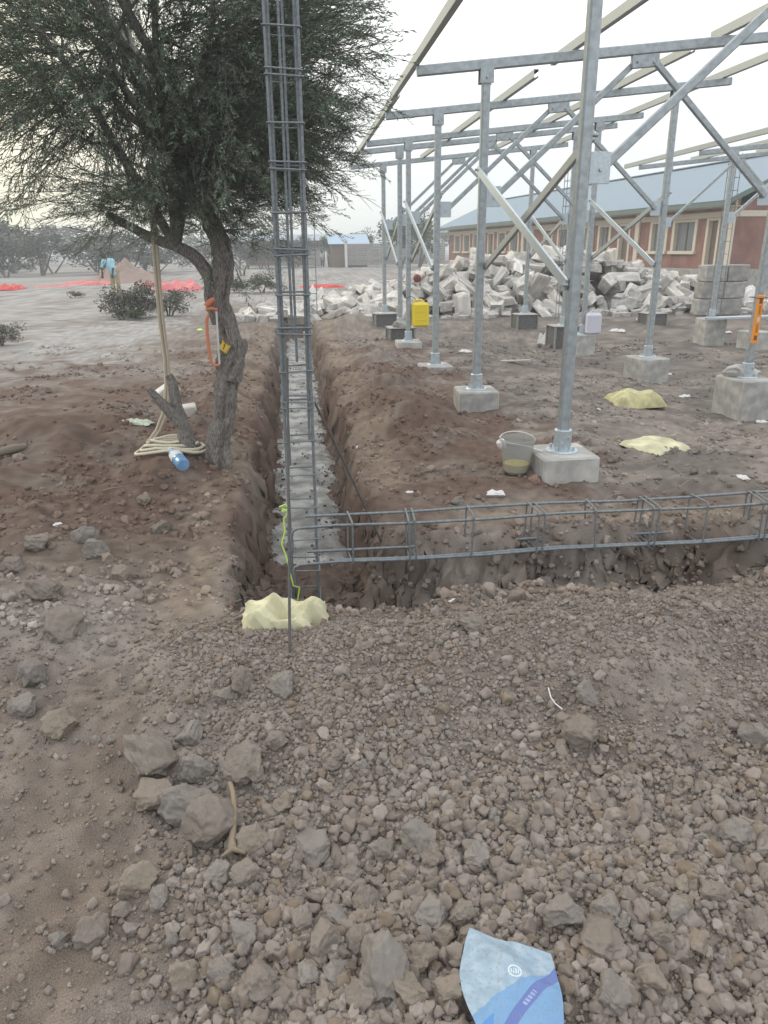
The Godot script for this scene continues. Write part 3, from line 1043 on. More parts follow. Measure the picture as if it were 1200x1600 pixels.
func taper(a: float, b: float, n: int) -> Array:
	var o := []
	for i in n + 1: o.append(lerp(a, b, float(i) / n))
	return o

func spray_mesh(seed: int, leafy: bool) -> ArrayMesh:
	var r := RandomNumberGenerator.new()
	r.seed = seed
	var mb := MB.new()
	var pts := []
	var L := 0.85
	for i in 7:
		var t := i / 6.0
		pts.append(Vector3(sin(t * 2.0 + seed) * 0.03, t * L - 0.02 * t * t, -0.10 * t * t + cos(t * 3.0 + seed) * 0.02))
	mb.tint = Color(0.125, 0.113, 0.102)
	mb.tube(pts, taper(0.0042, 0.0012, 6), 3)
	var shoots := 18 if leafy else 10
	for i in shoots:
		var t := 0.12 + 0.88 * i / shoots
		var k := int(t * 6.0)
		var p: Vector3 = pts[k].lerp(pts[min(k + 1, 6)], t * 6.0 - k)
		var an := r.randf() * TAU
		var dir := Vector3(cos(an) * 0.42, 0.9, sin(an) * 0.42 - 0.1).normalized()
		var ln := r.randf_range(0.12, 0.24) * (1.1 - 0.4 * t)
		var q := p + dir * ln + Vector3(0, 0, -0.02)
		mb.tint = Color(0.125, 0.117, 0.10)
		mb.tube([p, p.lerp(q, 0.5) + Vector3(0, 0.008, 0), q], [0.0022, 0.0016, 0.0008], 3)
		if not leafy: continue
		var g := Color(0.118, 0.180, 0.128).lerp(Color(0.175, 0.230, 0.155), r.randf())
		for j in 9:
			var a := p.lerp(q, 0.15 + 0.85 * j / 9.0)
			var sd := Vector3(r.randfn(), r.randfn(), r.randfn()).cross(dir).normalized()
			var ld := (dir * 1.3 + sd * 0.9).normalized()
			var ll := r.randf_range(0.024, 0.042)
			var wv := ld.cross(Vector3(r.randfn(), r.randfn(), r.randfn())).normalized() * 0.0036
			mb.tint = g * r.randf_range(0.8, 1.2)
			mb.tint.a = 1.0
			var mid := a + ld * ll * 0.5
			var up := ld.cross(wv).normalized()
			mb.tri(a, mid + wv, mid - wv, up, up, up)
			mb.tri(mid + wv, a + ld * ll, mid - wv, up, up, up)
	return mb.mesh()

func aim(dir: Vector3, roll: float, s: float) -> Basis:
	var y := dir.normalized()
	var x := y.cross(Vector3(0.3, 0.1, 0.95)).normalized()
	return Basis(x, y, x.cross(y)).rotated(y, roll).scaled(Vector3(s, s, s))

func build_tree() -> void:
	rng.seed = 5
	var D0 := 5.45
	var g := H(-0.66, D0)
	var tree := base("thorn_tree", P(-0.66, g, D0), "feathery grey-green thorn tree with forked rough trunk beside the trench", "tree")
	var m := MB.new()
	var w := func(x: float, y: float, dd: float) -> Vector3: return P(x, y, D0 + dd)
	bark_tube(m, [w.call(-0.66, -0.14, 0), w.call(-0.65, 0.03, 0), w.call(-0.63, 0.25, 0), w.call(-0.58, 0.45, 0.0), w.call(-0.54, 0.65, 0.0), w.call(-0.50, 0.82, 0), w.call(-0.48, 0.95, 0.0), w.call(-0.51, 1.1, 0.02), w.call(-0.53, 1.25, 0.02), w.call(-0.51, 1.4, 0.03), w.call(-0.49, 1.55, 0.04), w.call(-0.52, 1.7, 0.05), w.call(-0.58, 1.85, 0.06), w.call(-0.66, 2.05, 0.08), w.call(-0.72, 2.3, 0.1)],
		[0.14, 0.095, 0.080, 0.074, 0.073, 0.088, 0.086, 0.066, 0.058, 0.066, 0.064, 0.062, 0.06, 0.055, 0.045], 6, 40, 0.34, 2)
	var trunk := part(tree, "trunk", m, M.bark)
	m = MB.new()
	bark_tube(m, [w.call(-0.5, 0.72, -0.02), w.call(-0.45, 0.86, -0.03), w.call(-0.40, 1.0, -0.03)], [0.07, 0.066, 0.042], 6, 20, 0.24, 4)
	part(trunk, "cut_stub", m, M.bark)
	m = MB.new()
	bark_tube(m, [w.call(-0.72, -0.1, 0.08), at_d(303, 725, 5.53), at_d(295, 700, 5.53), at_d(287, 670, 5.53), at_d(279, 645, 5.54), at_d(272, 618, 5.54), at_d(270, 600, 5.55), at_d(264, 585, 5.55)], [0.085, 0.062, 0.055, 0.05, 0.043, 0.038, 0.036, 0.026], 5, 20, 0.22, 7)
	bark_tube(m, [at_d(286, 668, 5.52), at_d(268, 645, 5.5), at_d(250, 626, 5.48), at_d(232, 606, 5.46)], [0.044, 0.04, 0.034, 0.02], 5, 16, 0.22, 9)
	part(tree, "cut_stem", m, M.bark)
	m = MB.new()
	bark_tube(m, [w.call(-0.55, 1.12, 0.03), w.call(-0.60, 1.28, 0.05), w.call(-0.60, 1.42, 0.06), w.call(-0.68, 1.56, 0.08), w.call(-0.82, 1.64, 0.12), w.call(-1.0, 1.70, 0.2), w.call(-1.3, 1.86, 0.3)], [0.06, 0.05, 0.045, 0.042, 0.038, 0.033, 0.022], 5, 18, 0.2, 3)
	part(tree, "limb", m, M.bark)
	# limbs into the crown
	var cc := w.call(-1.02, 2.85, 0.2) as Vector3
	var tips := []
	var roots := [w.call(-0.66, 2.0, 0.08), w.call(-0.60, 1.85, 0.06), w.call(-0.72, 2.25, 0.1), w.call(-0.82, 1.64, 0.12), w.call(-0.55, 1.75, 0.05)]
	for i in 17:
		var an := TAU * i / 17.0 + rng.randf_range(-0.15, 0.15)
		var el := rng.randf_range(-0.28, 0.9)
		var rr := rng.randf_range(0.6, 0.92)
		var e := cc + Vector3(cos(an) * cos(el) * 1.3, sin(el) * 1.2, sin(an) * cos(el) * 1.25) * rr
		var a: Vector3 = roots[i % 5]
		var ps := curve_pts(a, e, Vector3(0, 0.16, 0), 7, 0.03)
		m = MB.new()
		m.tube(ps, taper(0.036, 0.009, 7), 7, false, 0.1, i)
		part(tree, "limb", m, M.bark)
		for j in 7:
			var q: Vector3 = ps[2 + j % 6]
			var od := (q - cc) * Vector3(1, 0.7, 1) + Vector3(rng.randfn(), rng.randfn() * 0.8, rng.randfn()) * 0.6
			var f := q + od.normalized() * rng.randf_range(0.25, 0.55)
			var bp := curve_pts(q, f, Vector3(0, 0.05, 0), 4, 0.015)
			tips.append(bp)
	m = MB.new()
	for bp in tips: m.tube(bp, taper(0.011, 0.004, 4), 4)
	var br := part(tree, "branches", m, M.twig)
	br.set_meta("kind", "stuff")
	var leafy := []
	for i in 4: leafy.append(spray_mesh(100 + i, true))
	var bare := []
	for i in 2: bare.append(spray_mesh(200 + i, false))
	var pl := []
	var plb := []
	for bp in tips:
		for j in 14:
			var t := rng.randf_range(0.25, 1.0) * 4.0
			var k := int(min(t, 3.0))
			var p: Vector3 = bp[k].lerp(bp[k + 1], t - k) + Vector3(rng.randfn(), rng.randfn(), rng.randfn()) * 0.06
			var out: Vector3 = ((p - cc) * Vector3(1.0, 0.85, 1.0)).normalized() + Vector3(rng.randfn(), rng.randfn(), rng.randfn()) * 0.27
			if p.y < 2.5: out.y -= 0.1
			if p.x > 0.02 + 0.12 * rng.randfn(): continue
			if p.y + out.normalized().y * 0.7 < (1.82 if p.x < -0.75 else 1.9): out.y = abs(out.y) * 0.3
			var low := sst(2.4, 1.8, p.y)
			if rng.randf() < 0.10 + 0.45 * low: plb.append(Transform3D(aim(out, rng.randf() * TAU, rng.randf_range(0.6, 1.1)), p))
			else: pl.append(Transform3D(aim(out, rng.randf() * TAU, rng.randf_range(0.6, 1.05)), p))
	# hanging low clump left of the trunk and fine twigs near it
	for i in 150:
		var p := w.call(-0.95 + rng.randfn() * 0.24, 1.93 + rng.randfn() * 0.10, 0.2 + rng.randfn() * 0.3) as Vector3
		var out := Vector3(rng.randfn() - 0.5, rng.randfn() * 0.3 + 0.05, rng.randfn())
		(pl if i % 3 else plb).append(Transform3D(aim(out, rng.randf() * TAU, rng.randf_range(0.45, 0.8)), p))
	for i in 130:
		var p := w.call(-0.62 + rng.randfn() * 0.22, 1.93 + rng.randfn() * 0.13, 0.05 + rng.randfn() * 0.28) as Vector3
		var out := Vector3(rng.randfn(), rng.randfn() * 0.25 + 0.02, rng.randfn())
		(pl if i % 2 else plb).append(Transform3D(aim(out, rng.randf() * TAU, rng.randf_range(0.35, 0.7)), p))
	for i in 80:
		var p := w.call(-0.5 + rng.randfn() * 0.2, 1.95 + rng.randfn() * 0.12, 0.2 + rng.randfn() * 0.25) as Vector3
		var out := Vector3(rng.randfn() * 0.6 + 0.7, rng.randfn() * 0.3 - 0.12, rng.randfn())
		(pl if i % 3 else plb).append(Transform3D(aim(out, rng.randf() * TAU, rng.randf_range(0.45, 0.85)), p))
	crown(tree, "crown", leafy, pl)
	crown(tree, "bare_twigs", bare, plb)

func crown(tree: Node3D, called: String, meshes: Array, pl: Array) -> void:
	for k in meshes.size():
		var mm := MultiMesh.new()
		mm.transform_format = MultiMesh.TRANSFORM_3D
		mm.mesh = meshes[k]
		var mine := []
		for i in range(k, pl.size(), meshes.size()): mine.append(pl[i])
		mm.instance_count = mine.size()
		for i in mine.size(): mm.set_instance_transform(i, mine[i].translated(-tree.position))
		var o := MultiMeshInstance3D.new()
		o.name = called
		o.multimesh = mm
		o.material_override = M.leaf
		o.set_meta("kind", "stuff")
		tree.add_child(o, true)

func crown_mesh(seed: int, n: int, col: Color, flat := 0.7, leaf := 0.09) -> ArrayMesh:
	# unit-radius crown of leaf tufts gathered on random lobes
	var r := RandomNumberGenerator.new()
	r.seed = seed
	var mb := MB.new()
	var lobes := []
	for i in 16: lobes.append([Vector3(r.randfn() * 0.5, r.randfn() * 0.5 * flat, r.randfn() * 0.5).limit_length(0.75), r.randf_range(0.2, 0.42)])
	for i in n:
		var l: Array = lobes[r.randi() % 16]
		var dv := Vector3(r.randfn(), r.randfn(), r.randfn()).normalized()
		var p: Vector3 = l[0] + dv * l[1] * pow(r.randf(), 0.4)
		var a := Vector3(r.randfn(), r.randfn(), r.randfn()).normalized() * leaf * r.randf_range(0.5, 1.3)
		var b := a.cross(Vector3(r.randfn(), r.randfn(), r.randfn())).normalized() * leaf * 0.35
		mb.tint = col * r.randf_range(0.7, 1.25)
		mb.tint.a = 1.0
		mb.tri(p - a, p + b, p - b, dv, dv, dv)
		mb.tri(p + a, p + b, p - b, dv, dv, dv)
	return mb.mesh()

func far_tree(called: String, at: Vector3, rx: float, hgt: float, cm: ArrayMesh, label: String, group: String, stem := 0.35, turn := 0.0) -> void:
	var o := base(called, at, label, "tree" if stem > 0.1 else "bush", group, turn)
	var m := MB.new()
	rng.seed = int(abs(at.x) * 100.0 + abs(at.z))
	for k in 3:
		var q := Vector3(rng.randfn() * rx * 0.35, hgt * 0.75, rng.randfn() * rx * 0.35)
		m.tube(curve_pts(Vector3(rng.randfn() * 0.06, -0.2, 0), q, Vector3.ZERO, 4, 0.05), taper(hgt * 0.025 + 0.01, 0.01, 4), 5)
	part(o, "trunk" if stem > 0.1 else "stem", m, M.twig, false)
	var c := MeshInstance3D.new()
	c.name = "crown"
	c.mesh = cm
	c.material_override = M.leaf
	o.add_child(c, true)
	var ry := hgt * (1.0 - stem) * 0.62
	c.position = Vector3(0, hgt - ry * 0.85, 0)
	c.scale = Vector3(rx, ry, rx)

# ---------------------------------------------------------------- the school
func build_school() -> void:
	var b := base("school_building", P(15.87, 0, 27.2), "long single-storey red school building with blue-grey metal roof behind the rubble", "building", "", 0.127)
	var z := func(u: float) -> float: return -u
	var wallbox := func(u0: float, u1: float, y0: float, y1: float, v0: float, v1: float, bev: float) -> MB:
		var m := MB.new()
		m.box(T(Vector3((v0 + v1) * 0.5, (y0 + y1) * 0.5, -(u0 + u1) * 0.5)), Vector3(v1 - v0, y1 - y0, u1 - u0), bev)
		return m
	part(b, "plinth", wallbox.call(0.1, 34.0, -0.3, 0.72, 0.35, 8.9, 0.02), M.block, false)
	var ops := []
	ops.append([1.2, 1.85, "door"])
	ops.append([2.62, 4.05, "window"])
	ops.append([4.6, 5.7, "window"])
	ops.append([7.5, 8.35, "door"])
	ops.append([9.25, 10.25, "window"])
	var u := 11.4
	var i := 0
	while u < 32.0:
		ops.append([u, u + (0.95 if i % 4 == 2 else 1.25), "door" if i % 4 == 2 else "window"])
		u += 2.05 if i % 4 != 2 else 2.6
		i += 1
	var cur := 0.45
	for o in ops:
		part(b, "wall", wallbox.call(cur, o[0], 0.72, 2.62, 0.8, 1.02, 0.003), M.wall_red, false)
		cur = o[1]
		var um: float = (o[0] + o[1]) * 0.5
		if o[2] == "window":
			part(b, "wall", wallbox.call(o[0], o[1], 0.72, 1.36, 0.802, 1.02, 0.003), M.wall_red, false)
			var m := MB.new()
			for q in [[o[0] - 0.12, o[0] + 0.06, 1.32, 2.615], [o[1] - 0.06, o[1] + 0.12, 1.32, 2.615], [o[0] + 0.055, o[1] - 0.055, 2.52, 2.612]]:
				m.box(T(Vector3(0.86, (q[2] + q[3]) * 0.5, -(q[0] + q[1]) * 0.5)), Vector3(0.2, q[3] - q[2], q[1] - q[0]), 0.01)
			var wn := part(b, "window", m, M.cream, false)
			part(wn, "sill", wallbox.call(o[0] - 0.18, o[1] + 0.18, 1.27, 1.4, 0.68, 1.0, 0.01), M.cream, false)
			part(wn, "pane", wallbox.call(o[0] + 0.06, um - 0.02, 1.40, 2.54, 0.93, 0.95, 0.002), M.pane, false)
			part(wn, "pane", wallbox.call(um + 0.02, o[1] - 0.06, 1.40, 2.54, 0.93, 0.95, 0.002), M.pane, false)
			part(wn, "mullion", wallbox.call(um - 0.025, um + 0.025, 1.40, 2.54, 0.89, 0.96, 0.004), M.timber_dark, false)
		else:
			var m := MB.new()
			for q in [[o[0] - 0.10, o[0] + 0.05, 0.72, 2.615], [o[1] - 0.05, o[1] + 0.10, 0.72, 2.615], [o[0] + 0.045, o[1] - 0.045, 2.52, 2.612]]:
				m.box(T(Vector3(0.86, (q[2] + q[3]) * 0.5, -(q[0] + q[1]) * 0.5)), Vector3(0.2, q[3] - q[2], q[1] - q[0]), 0.01)
			var dr := part(b, "door", m, M.cream, false)
			part(dr, "leaf", wallbox.call(o[0] + 0.05, o[1] - 0.05, 0.72, 2.53, 0.95, 0.99, 0.004), M.timber_dark, false)
	part(b, "wall", wallbox.call(cur, 33.6, 0.72, 2.62, 0.8, 1.02, 0.003), M.wall_red, false)
	part(b, "ring_beam", wallbox.call(0.45, 33.6, 2.622, 2.84, 0.78, 1.04, 0.01), M.cream, false)
	part(b, "wall", wallbox.call(0.45, 33.6, 2.842, 3.3, 0.8, 1.02, 0.003), M.wall_red, false)
	for q in [0.3, 6.6, 10.75, 19.2, 26.4]:
		part(b, "column", wallbox.call(q, q + 0.32, 0.6, 3.2, 0.70, 0.797, 0.01), M.cream, false)
	# near end wall with its gable
	var e := MB.new()
	e.box(T(Vector3(4.6, 1.67, -0.55)), Vector3(7.55, 1.9, 0.22), 0.003)
	part(b, "end_wall", e, M.wall_red, false)
	part(b, "ring_beam", wallbox.call(0.42, 0.68, 2.622, 2.84, 1.04, 8.4, 0.01), M.cream, false)
	e = MB.new()
	for s in [0.45, 0.65]:
		e.flat(Vector3(0.8, 2.84, -s), Vector3(8.4, 2.84, -s), Vector3(4.6, 4.95, -s), Vector3(0, 0, 0.5 - (s - 0.45) * 10.0))
	e.quad(Vector3(0.8, 2.84, -0.45), Vector3(4.6, 4.95, -0.45), Vector3(4.6, 4.95, -0.65), Vector3(0.8, 2.84, -0.65), Vector3(-1, 1, 0))
	e.quad(Vector3(8.4, 2.84, -0.45), Vector3(4.6, 4.95, -0.45), Vector3(4.6, 4.95, -0.65), Vector3(8.4, 2.84, -0.65), Vector3(1, 1, 0))
	part(b, "gable", e, M.wall_red, false)
	part(b, "back_wall", wallbox.call(0.45, 33.6, 0.72, 3.3, 8.2, 8.42, 0.003), M.wall_red, false)
	part(b, "end_wall", wallbox.call(33.4, 33.6, 0.72, 3.3, 1.03, 8.19, 0.003), M.wall_red, false)
	# roof of corrugated sheets
	var rf := MB.new()
	rf.bar(Vector3(4.6, 5.17, 0.05), Vector3(4.6, 5.17, -34.3), 0.36, 0.05, 0.02)
	var roof := part(b, "roof", rf, M.roof, false)
	var sheet := MB.new()
	var waves := 12
	for k in waves * 2:
		var z0 := -0.92 * k / (waves * 2)
		var z1 := -0.92 * (k + 1) / (waves * 2)
		var o0 := 0.018 if k % 2 else 0.0
		var o1 := 0.0 if k % 2 else 0.018
		sheet.quad(Vector3(0, 3.16 + o0, z0), Vector3(4.62, 5.15 + o0, z0), Vector3(4.62, 5.15 + o1, z1), Vector3(0, 3.16 + o1, z1), Vector3(-0.4, 1, 0))
	var sm := sheet.mesh()
	for k in 38:
		for s in 2:
			var o := MeshInstance3D.new()
			o.name = "roof_sheet"
			o.mesh = sm
			o.material_override = M.roof
			roof.add_child(o, true)
			if s == 0: o.position = Vector3(0, 0.004 * (k % 2), -0.9 * k)
			else: o.transform = Transform3D(Basis(Vector3(-1, 0, 0), Vector3.UP, Vector3(0, 0, 1)), Vector3(9.2, 0.004 * (k % 2), -0.9 * k))
	part(roof, "fascia", wallbox.call(0.0, 34.2, 2.97, 3.15, -0.02, 0.02, 0.004), M.fascia, false)
	var fa := MB.new()
	fa.bar(Vector3(0.0, 3.07, 0.02), Vector3(4.6, 5.06, 0.02), 0.03, 0.18, 0.004)
	fa.bar(Vector3(4.6, 5.06, 0.02), Vector3(9.2, 3.07, 0.02), 0.03, 0.18, 0.004)
	part(roof, "fascia", fa, M.fascia, false)
	part(roof, "soffit", wallbox.call(0.05, 34.1, 2.96, 2.99, 0.03, 0.795, 0.004), M.soffit, false)

# ---------------------------------------------------------------- cut stone rubble
func stone_mesh(seed: int) -> ArrayMesh:
	var r := RandomNumberGenerator.new()
	r.seed = seed
	var mb := MB.new()
	var t := Transform3D(Basis(), Vector3.ZERO)
	mb.box(t, Vector3(1, 1, 1), r.randf_range(0.02, 0.07))
	var f := FastNoiseLite.new()
	f.seed = seed
	f.frequency = 0.9
	var sk := Vector3(r.randf_range(-0.12, 0.12), r.randf_range(-0.12, 0.12), r.randf_range(-0.1, 0.1))
	for i in mb.v.size():
		var p := mb.v[i]
		p += Vector3(f.get_noise_3d(p.x, p.y, p.z), f.get_noise_3d(p.y + 9.0, p.z, p.x), f.get_noise_3d(p.z, p.x + 5.0, p.y)) * 0.2
		p.x += sk.x * p.y + sk.z * p.z
		p.y += sk.y * p.z
		mb.v[i] = p
	for i in range(0, mb.v.size(), 3):
		var nn := (mb.v[i + 1] - mb.v[i]).cross(mb.v[i + 2] - mb.v[i]).normalized()
		if nn.dot(mb.n[i]) < 0.0: nn = -nn
		for k in 3: mb.n[i + k] = nn
	return mb.mesh()

func heap_h(x: float, d: float) -> float:
	var xs := [-1.2, 0.5, 2.6, 4.0, 5.2, 6.4, 7.3, 8.4, 9.6, 11.0, 12.2]
	var ys := [0.05, 0.22, 0.62, 1.0, 1.25, 1.15, 1.45, 1.2, 0.85, 0.7, 0.0]
	var h := 0.0
	for i in xs.size() - 1:
		if x >= xs[i] and x <= xs[i + 1]: h = lerp(float(ys[i]), float(ys[i + 1]), (x - xs[i]) / (xs[i + 1] - xs[i]))
	var mid := 20.6 - 0.06 * x
	return h * clamp(1.25 - pow(abs(d - mid) / 2.1, 1.3) * 1.25, 0.0, 1.0)

func build_rubble() -> void:
	rng.seed = 77
	var ms := []
	for i in 12: ms.append(stone_mesh(i + 3))
	var inner := []
	for i in 420:
		var x := rng.randf_range(-0.5, 11.8)
		var d := rng.randf_range(18.6, 22.4) - 0.06 * x
		var h := heap_h(x, d)
		if h < 0.25: continue
		var b := Basis.from_euler(Vector3(rng.randfn() * 0.4, rng.randf() * TAU, rng.randfn() * 0.4)) * Basis.from_scale(Vector3(0.5, 0.26, 0.26))
		inner.append([Transform3D(b, on(x, d, rng.randf() * (h - 0.2))), Color(0.44, 0.42, 0.395)])
	for i in 330:
		var x := rng.randf_range(-1.5, 12.2)
		var d := rng.randf_range(17.9, 21.2) - 0.06 * x
		var sz := rng.randf_range(0.08, 0.26)
		var b := Basis.from_euler(Vector3(rng.randf() * TAU, rng.randf() * TAU, 0)) * Basis.from_scale(Vector3(sz * 1.5, sz * 0.8, sz))
		inner.append([Transform3D(b, on(x, d, heap_h(x, d) + 0.03)), Color(0.50, 0.475, 0.445)])
	var mt: StandardMaterial3D = M.stone2.duplicate()
	mt.vertex_color_use_as_albedo = true
	mt.albedo_color = Color(1, 1, 1)
	scatter("buried_rubble", ms, inner, mt, "pale cut stones packed inside the rubble heap", "rubble")
	var made := 0
	var tries := 0
	while made < 290 and tries < 6000:
		tries += 1
		var x := rng.randf_range(-1.2, 12.0)
		var d := rng.randf_range(18.2, 21.6) - 0.06 * x
		var h := heap_h(x, d)
		if h < 0.02: continue
		if x < 2.0 and rng.randf() < 0.45: continue
		var l := rng.randf_range(0.5, 0.95)
		var s := Vector3(l, rng.randf_range(0.14, 0.28), rng.randf_range(0.22, 0.36))
		var tilt := 0.45 if rng.randf() < 0.8 else 1.0
		var b := Basis.from_euler(Vector3(rng.randfn() * tilt, rng.randf() * TAU, rng.randfn() * tilt)) * Basis.from_scale(s)
		var o := MeshInstance3D.new()
		o.name = numbered("cut_stone")
		o.mesh = ms[made % 12]
		o.material_override = M["stone%d" % (rng.randi() % 4)]
		add_child(o)
		o.transform = Transform3D(b, on(x, d, max(0.08, h - rng.randf() * 0.12)))
		tag(o, "pale grey cut building stone lying in the rubble heap", "stone", "cut stones of the rubble heap")
		made += 1
	# a neat stack of large blocks at the end of the heap
	for r in 3:
		for k in 2:
			var m := MB.new()
			var g := H(10.0, 17.0)
			m.box(T(P(9.78 + 0.54 * k + 0.03 * r, g + 0.2 + 0.385 * r, 17.0), 0.05 * (r - 1)), Vector3(0.53, 0.375, 0.42), 0.02)
			solo("building_block", m, M.block if (r + k) % 2 else M.concrete, "large grey concrete block in the neat stack beside the rubble heap", "block", "stacked concrete blocks")

# ---------------------------------------------------------------- scene
func _ready() -> void:
	# camera
	var pitch := atan((800.0 - 390.0) / FPX)
	var yaw := deg_to_rad(6.5)
	var roll := deg_to_rad(0.7)
	cam_f = Vector3(sin(yaw) * cos(pitch), -sin(pitch), -cos(yaw) * cos(pitch))
	var r0 := Vector3(cos(yaw), 0, sin(yaw))
	var u0 := r0.cross(cam_f)
	cam_r = r0 * cos(roll) - u0 * sin(roll)
	cam_u = u0 * cos(roll) + r0 * sin(roll)
	var cam := Camera3D.new()
	cam.name = "camera"
	cam.fov = rad_to_deg(2.0 * atan(800.0 / FPX))
	cam.near = 0.05
	cam.far = 5000.0
	cam.transform = Transform3D(Basis(cam_r, cam_u, -cam_f), Vector3(0, EYE, 0))
	add_child(cam)
	cam.current = true
	# sky: bright veil of evening cloud, warmer towards the sunset on the left
	var f := FastNoiseLite.new()
	f.frequency = 1.3
	f.fractal_octaves = 4
	f.seed = 4
	var im := Image.create(512, 256, false, Image.FORMAT_RGBF)
	var glow := Vector3(-0.62, 0.10, -0.78).normalized()
	for y in 256:
		for x in 512:
			var th := (y + 0.5) / 256.0 * PI
			var ph := (x + 0.5) / 512.0 * TAU
			var dv := Vector3(sin(th) * sin(ph), cos(th), sin(th) * cos(ph) * -1.0)
			var c := Color(0.58, 0.62, 0.64).lerp(Color(1.02, 1.05, 1.08), smoothstep(0.0, 0.4, dv.y))
			c = c * (1.0 + f.get_noise_3d(dv.x, dv.y * 2.5, dv.z) * 0.07)
			var g := pow(max(dv.dot(glow), 0.0), 6.0)
			c = c.lerp(Color(0.95, 0.83, 0.52), g * 0.9)
			if dv.y < 0.0: c = Color(0.45, 0.43, 0.40)
			im.set_pixel(x, y, c)
	var pan := PanoramaSkyMaterial.new()
	pan.panorama = ImageTexture.create_from_image(im)
	var sky := Sky.new()
	sky.sky_material = pan
	var env := Environment.new()
	env.background_mode = Environment.BG_SKY
	env.sky = sky
	env.tonemap_mode = Environment.TONE_MAPPER_LINEAR
	env.tonemap_exposure = 1.65
	env.sdfgi_enabled = true
	env.ssao_enabled = true
	env.ssil_enabled = true
	env.fog_enabled = true
	env.fog_density = 0.0035
	env.fog_light_color = Color(0.90, 0.92, 0.93)
	var we := WorldEnvironment.new()
	we.name = "world_environment"
	we.environment = env
	add_child(we)
	var sun := DirectionalLight3D.new()
	sun.name = "sun"
	sun.light_energy = 0.2
	sun.light_color = Color(1.0, 0.93, 0.82)
	sun.light_angular_distance = 18.0
	sun.shadow_enabled = true
	add_child(sun)
	sun.look_at_from_position(Vector3.ZERO, Vector3(0.62, -0.42, 0.55))

	n1.seed = 1; n1.frequency = 0.22
	n2.seed = 2; n2.frequency = 0.9; n2.fractal_octaves = 3
	n3.seed = 3; n3.frequency = 5.0; n3.fractal_octaves = 4
	n4.seed = 4; n4.noise_type = FastNoiseLite.TYPE_CELLULAR; n4.frequency = 9.0; n4.fractal_octaves = 2
	n5.seed = 5; n5.frequency = 0.55; n5.fractal_octaves = 3
	make_materials()
	build_ground()
	build_school()
	build_far()
	build_steel()
	build_rubble()
	build_tree()
	build_rebar()
	build_things()
	build_clods()

func build_steel() -> void:
	var ds := [4.95, 7.6, 10.0, 12.5, 13.5, 15.9]
	var yl := [0.20, 0.18, 0.09, 0.13, 0.27, 0.33]
	var yr := [0.15, 0.21, 0.11, 0.17, 0.23, 0.25]
	var pur := [[1.24, 9.05, 16.3, 0.0, 0.0], [1.22, 3.3, 9.35, 0.0, 0.012], [2.72, 8.75, 16.3, 0.0, 0.0], [2.75, 3.3, 8.3, 0.0, 0.02],
		[4.2, 8.2, 16.3, 0.0, 0.0], [4.24, 3.3, 7.9, 0.0, 0.02], [5.58, 8.7, 16.3, 0.0, 0.0], [5.6, 3.3, 8.4, 0.0, 0.01]]
	var fr := make_frame("steel_roof_frame", "galvanised steel roof frame of posts, sloping rafters and braces beside the trench", 1.88, 4.97, ds, yl, yr, [], [], pur)
	x_brace(fr, 1.88, 4.95, 7.6, 0.052)
	x_brace(fr, 1.88, 10.0, 12.5, 0.052)
	x_brace(fr, 1.88, 13.5, 15.9, 0.052)
	x_brace(fr, 4.97, 10.0, 12.5, 0.052)
	x_brace(fr, 4.97, 13.5, 15.9, 0.052)
	var ll := ["square pale concrete footing with damp patch beside the clear bucket", "concrete footing half buried in reddish spoil on the trench side", "low worn concrete footing behind the spoil bank on the trench side", "flat rounded concrete footing below the yellow jerrycan", "concrete footing in dark steel formwork with a mortar lump on top", "concrete footing in dark steel formwork at the far trench side corner"]
	var lr := ["concrete footing of the post outside the yellow sacks", "concrete footing with mortar collar below the orange spirit level", "tall clean concrete footing behind the bulging yellow sack", "concrete footing carrying the pale plastic container", "concrete footing in dark steel formwork beside the white plastic bag", "concrete footing in dark steel formwork before the rubble heap"]
	for i in 6:
		footing(1.88, ds[i], yl[i], 0.42, ll[i], [0.03, -0.04, 0.06, -0.03, 0.02, 0.0][i], i >= 4)
		footing(4.97, ds[i], yr[i], 0.42 if i != 3 else 0.36, lr[i], [0.0, 0.12, 0.16, -0.05, 0.02, 0.0][i], i >= 4, 0.5 if i in [1, 2] else 0.0)
	var pur2 := []
	for x in [7.26, 8.76, 10.26, 11.6]: pur2.append([x, 9.2, 16.6, 0.0, 0.0])
	make_frame("steel_roof_frame", "second galvanised steel roof frame standing further off before the school", 7.92, 11.0, [9.9, 13.5, 15.9], [0.2, 0.29, 0.21], [0.2, 0.25, 0.25], [], [], pur2)
	var l2 := ["concrete footing of the second frame hidden past the spirit level", "concrete footing under the loose steel bars", "concrete footing in dark formwork before the neat block stack"]
	for i in 3:
		footing(7.92, [9.9, 13.5, 15.9][i], [0.2, 0.29, 0.21][i], 0.42, l2[i], 0.0, i == 2)
		footing(11.0, [9.9, 13.5, 15.9][i], 0.2 if i == 0 else 0.25, 0.42, "concrete footing under the outer row of the second frame", 0.0, false)
	var m := MB.new()
	var q := pix(1182, 548)
	m.box(T(q + Vector3(0.05, 0.08, -0.2), 0.1), Vector3(0.42, 0.5, 0.42), 0.014)
	solo("concrete_block", m, M.concrete2, "lone pale concrete block behind the post with the spirit level", "block")

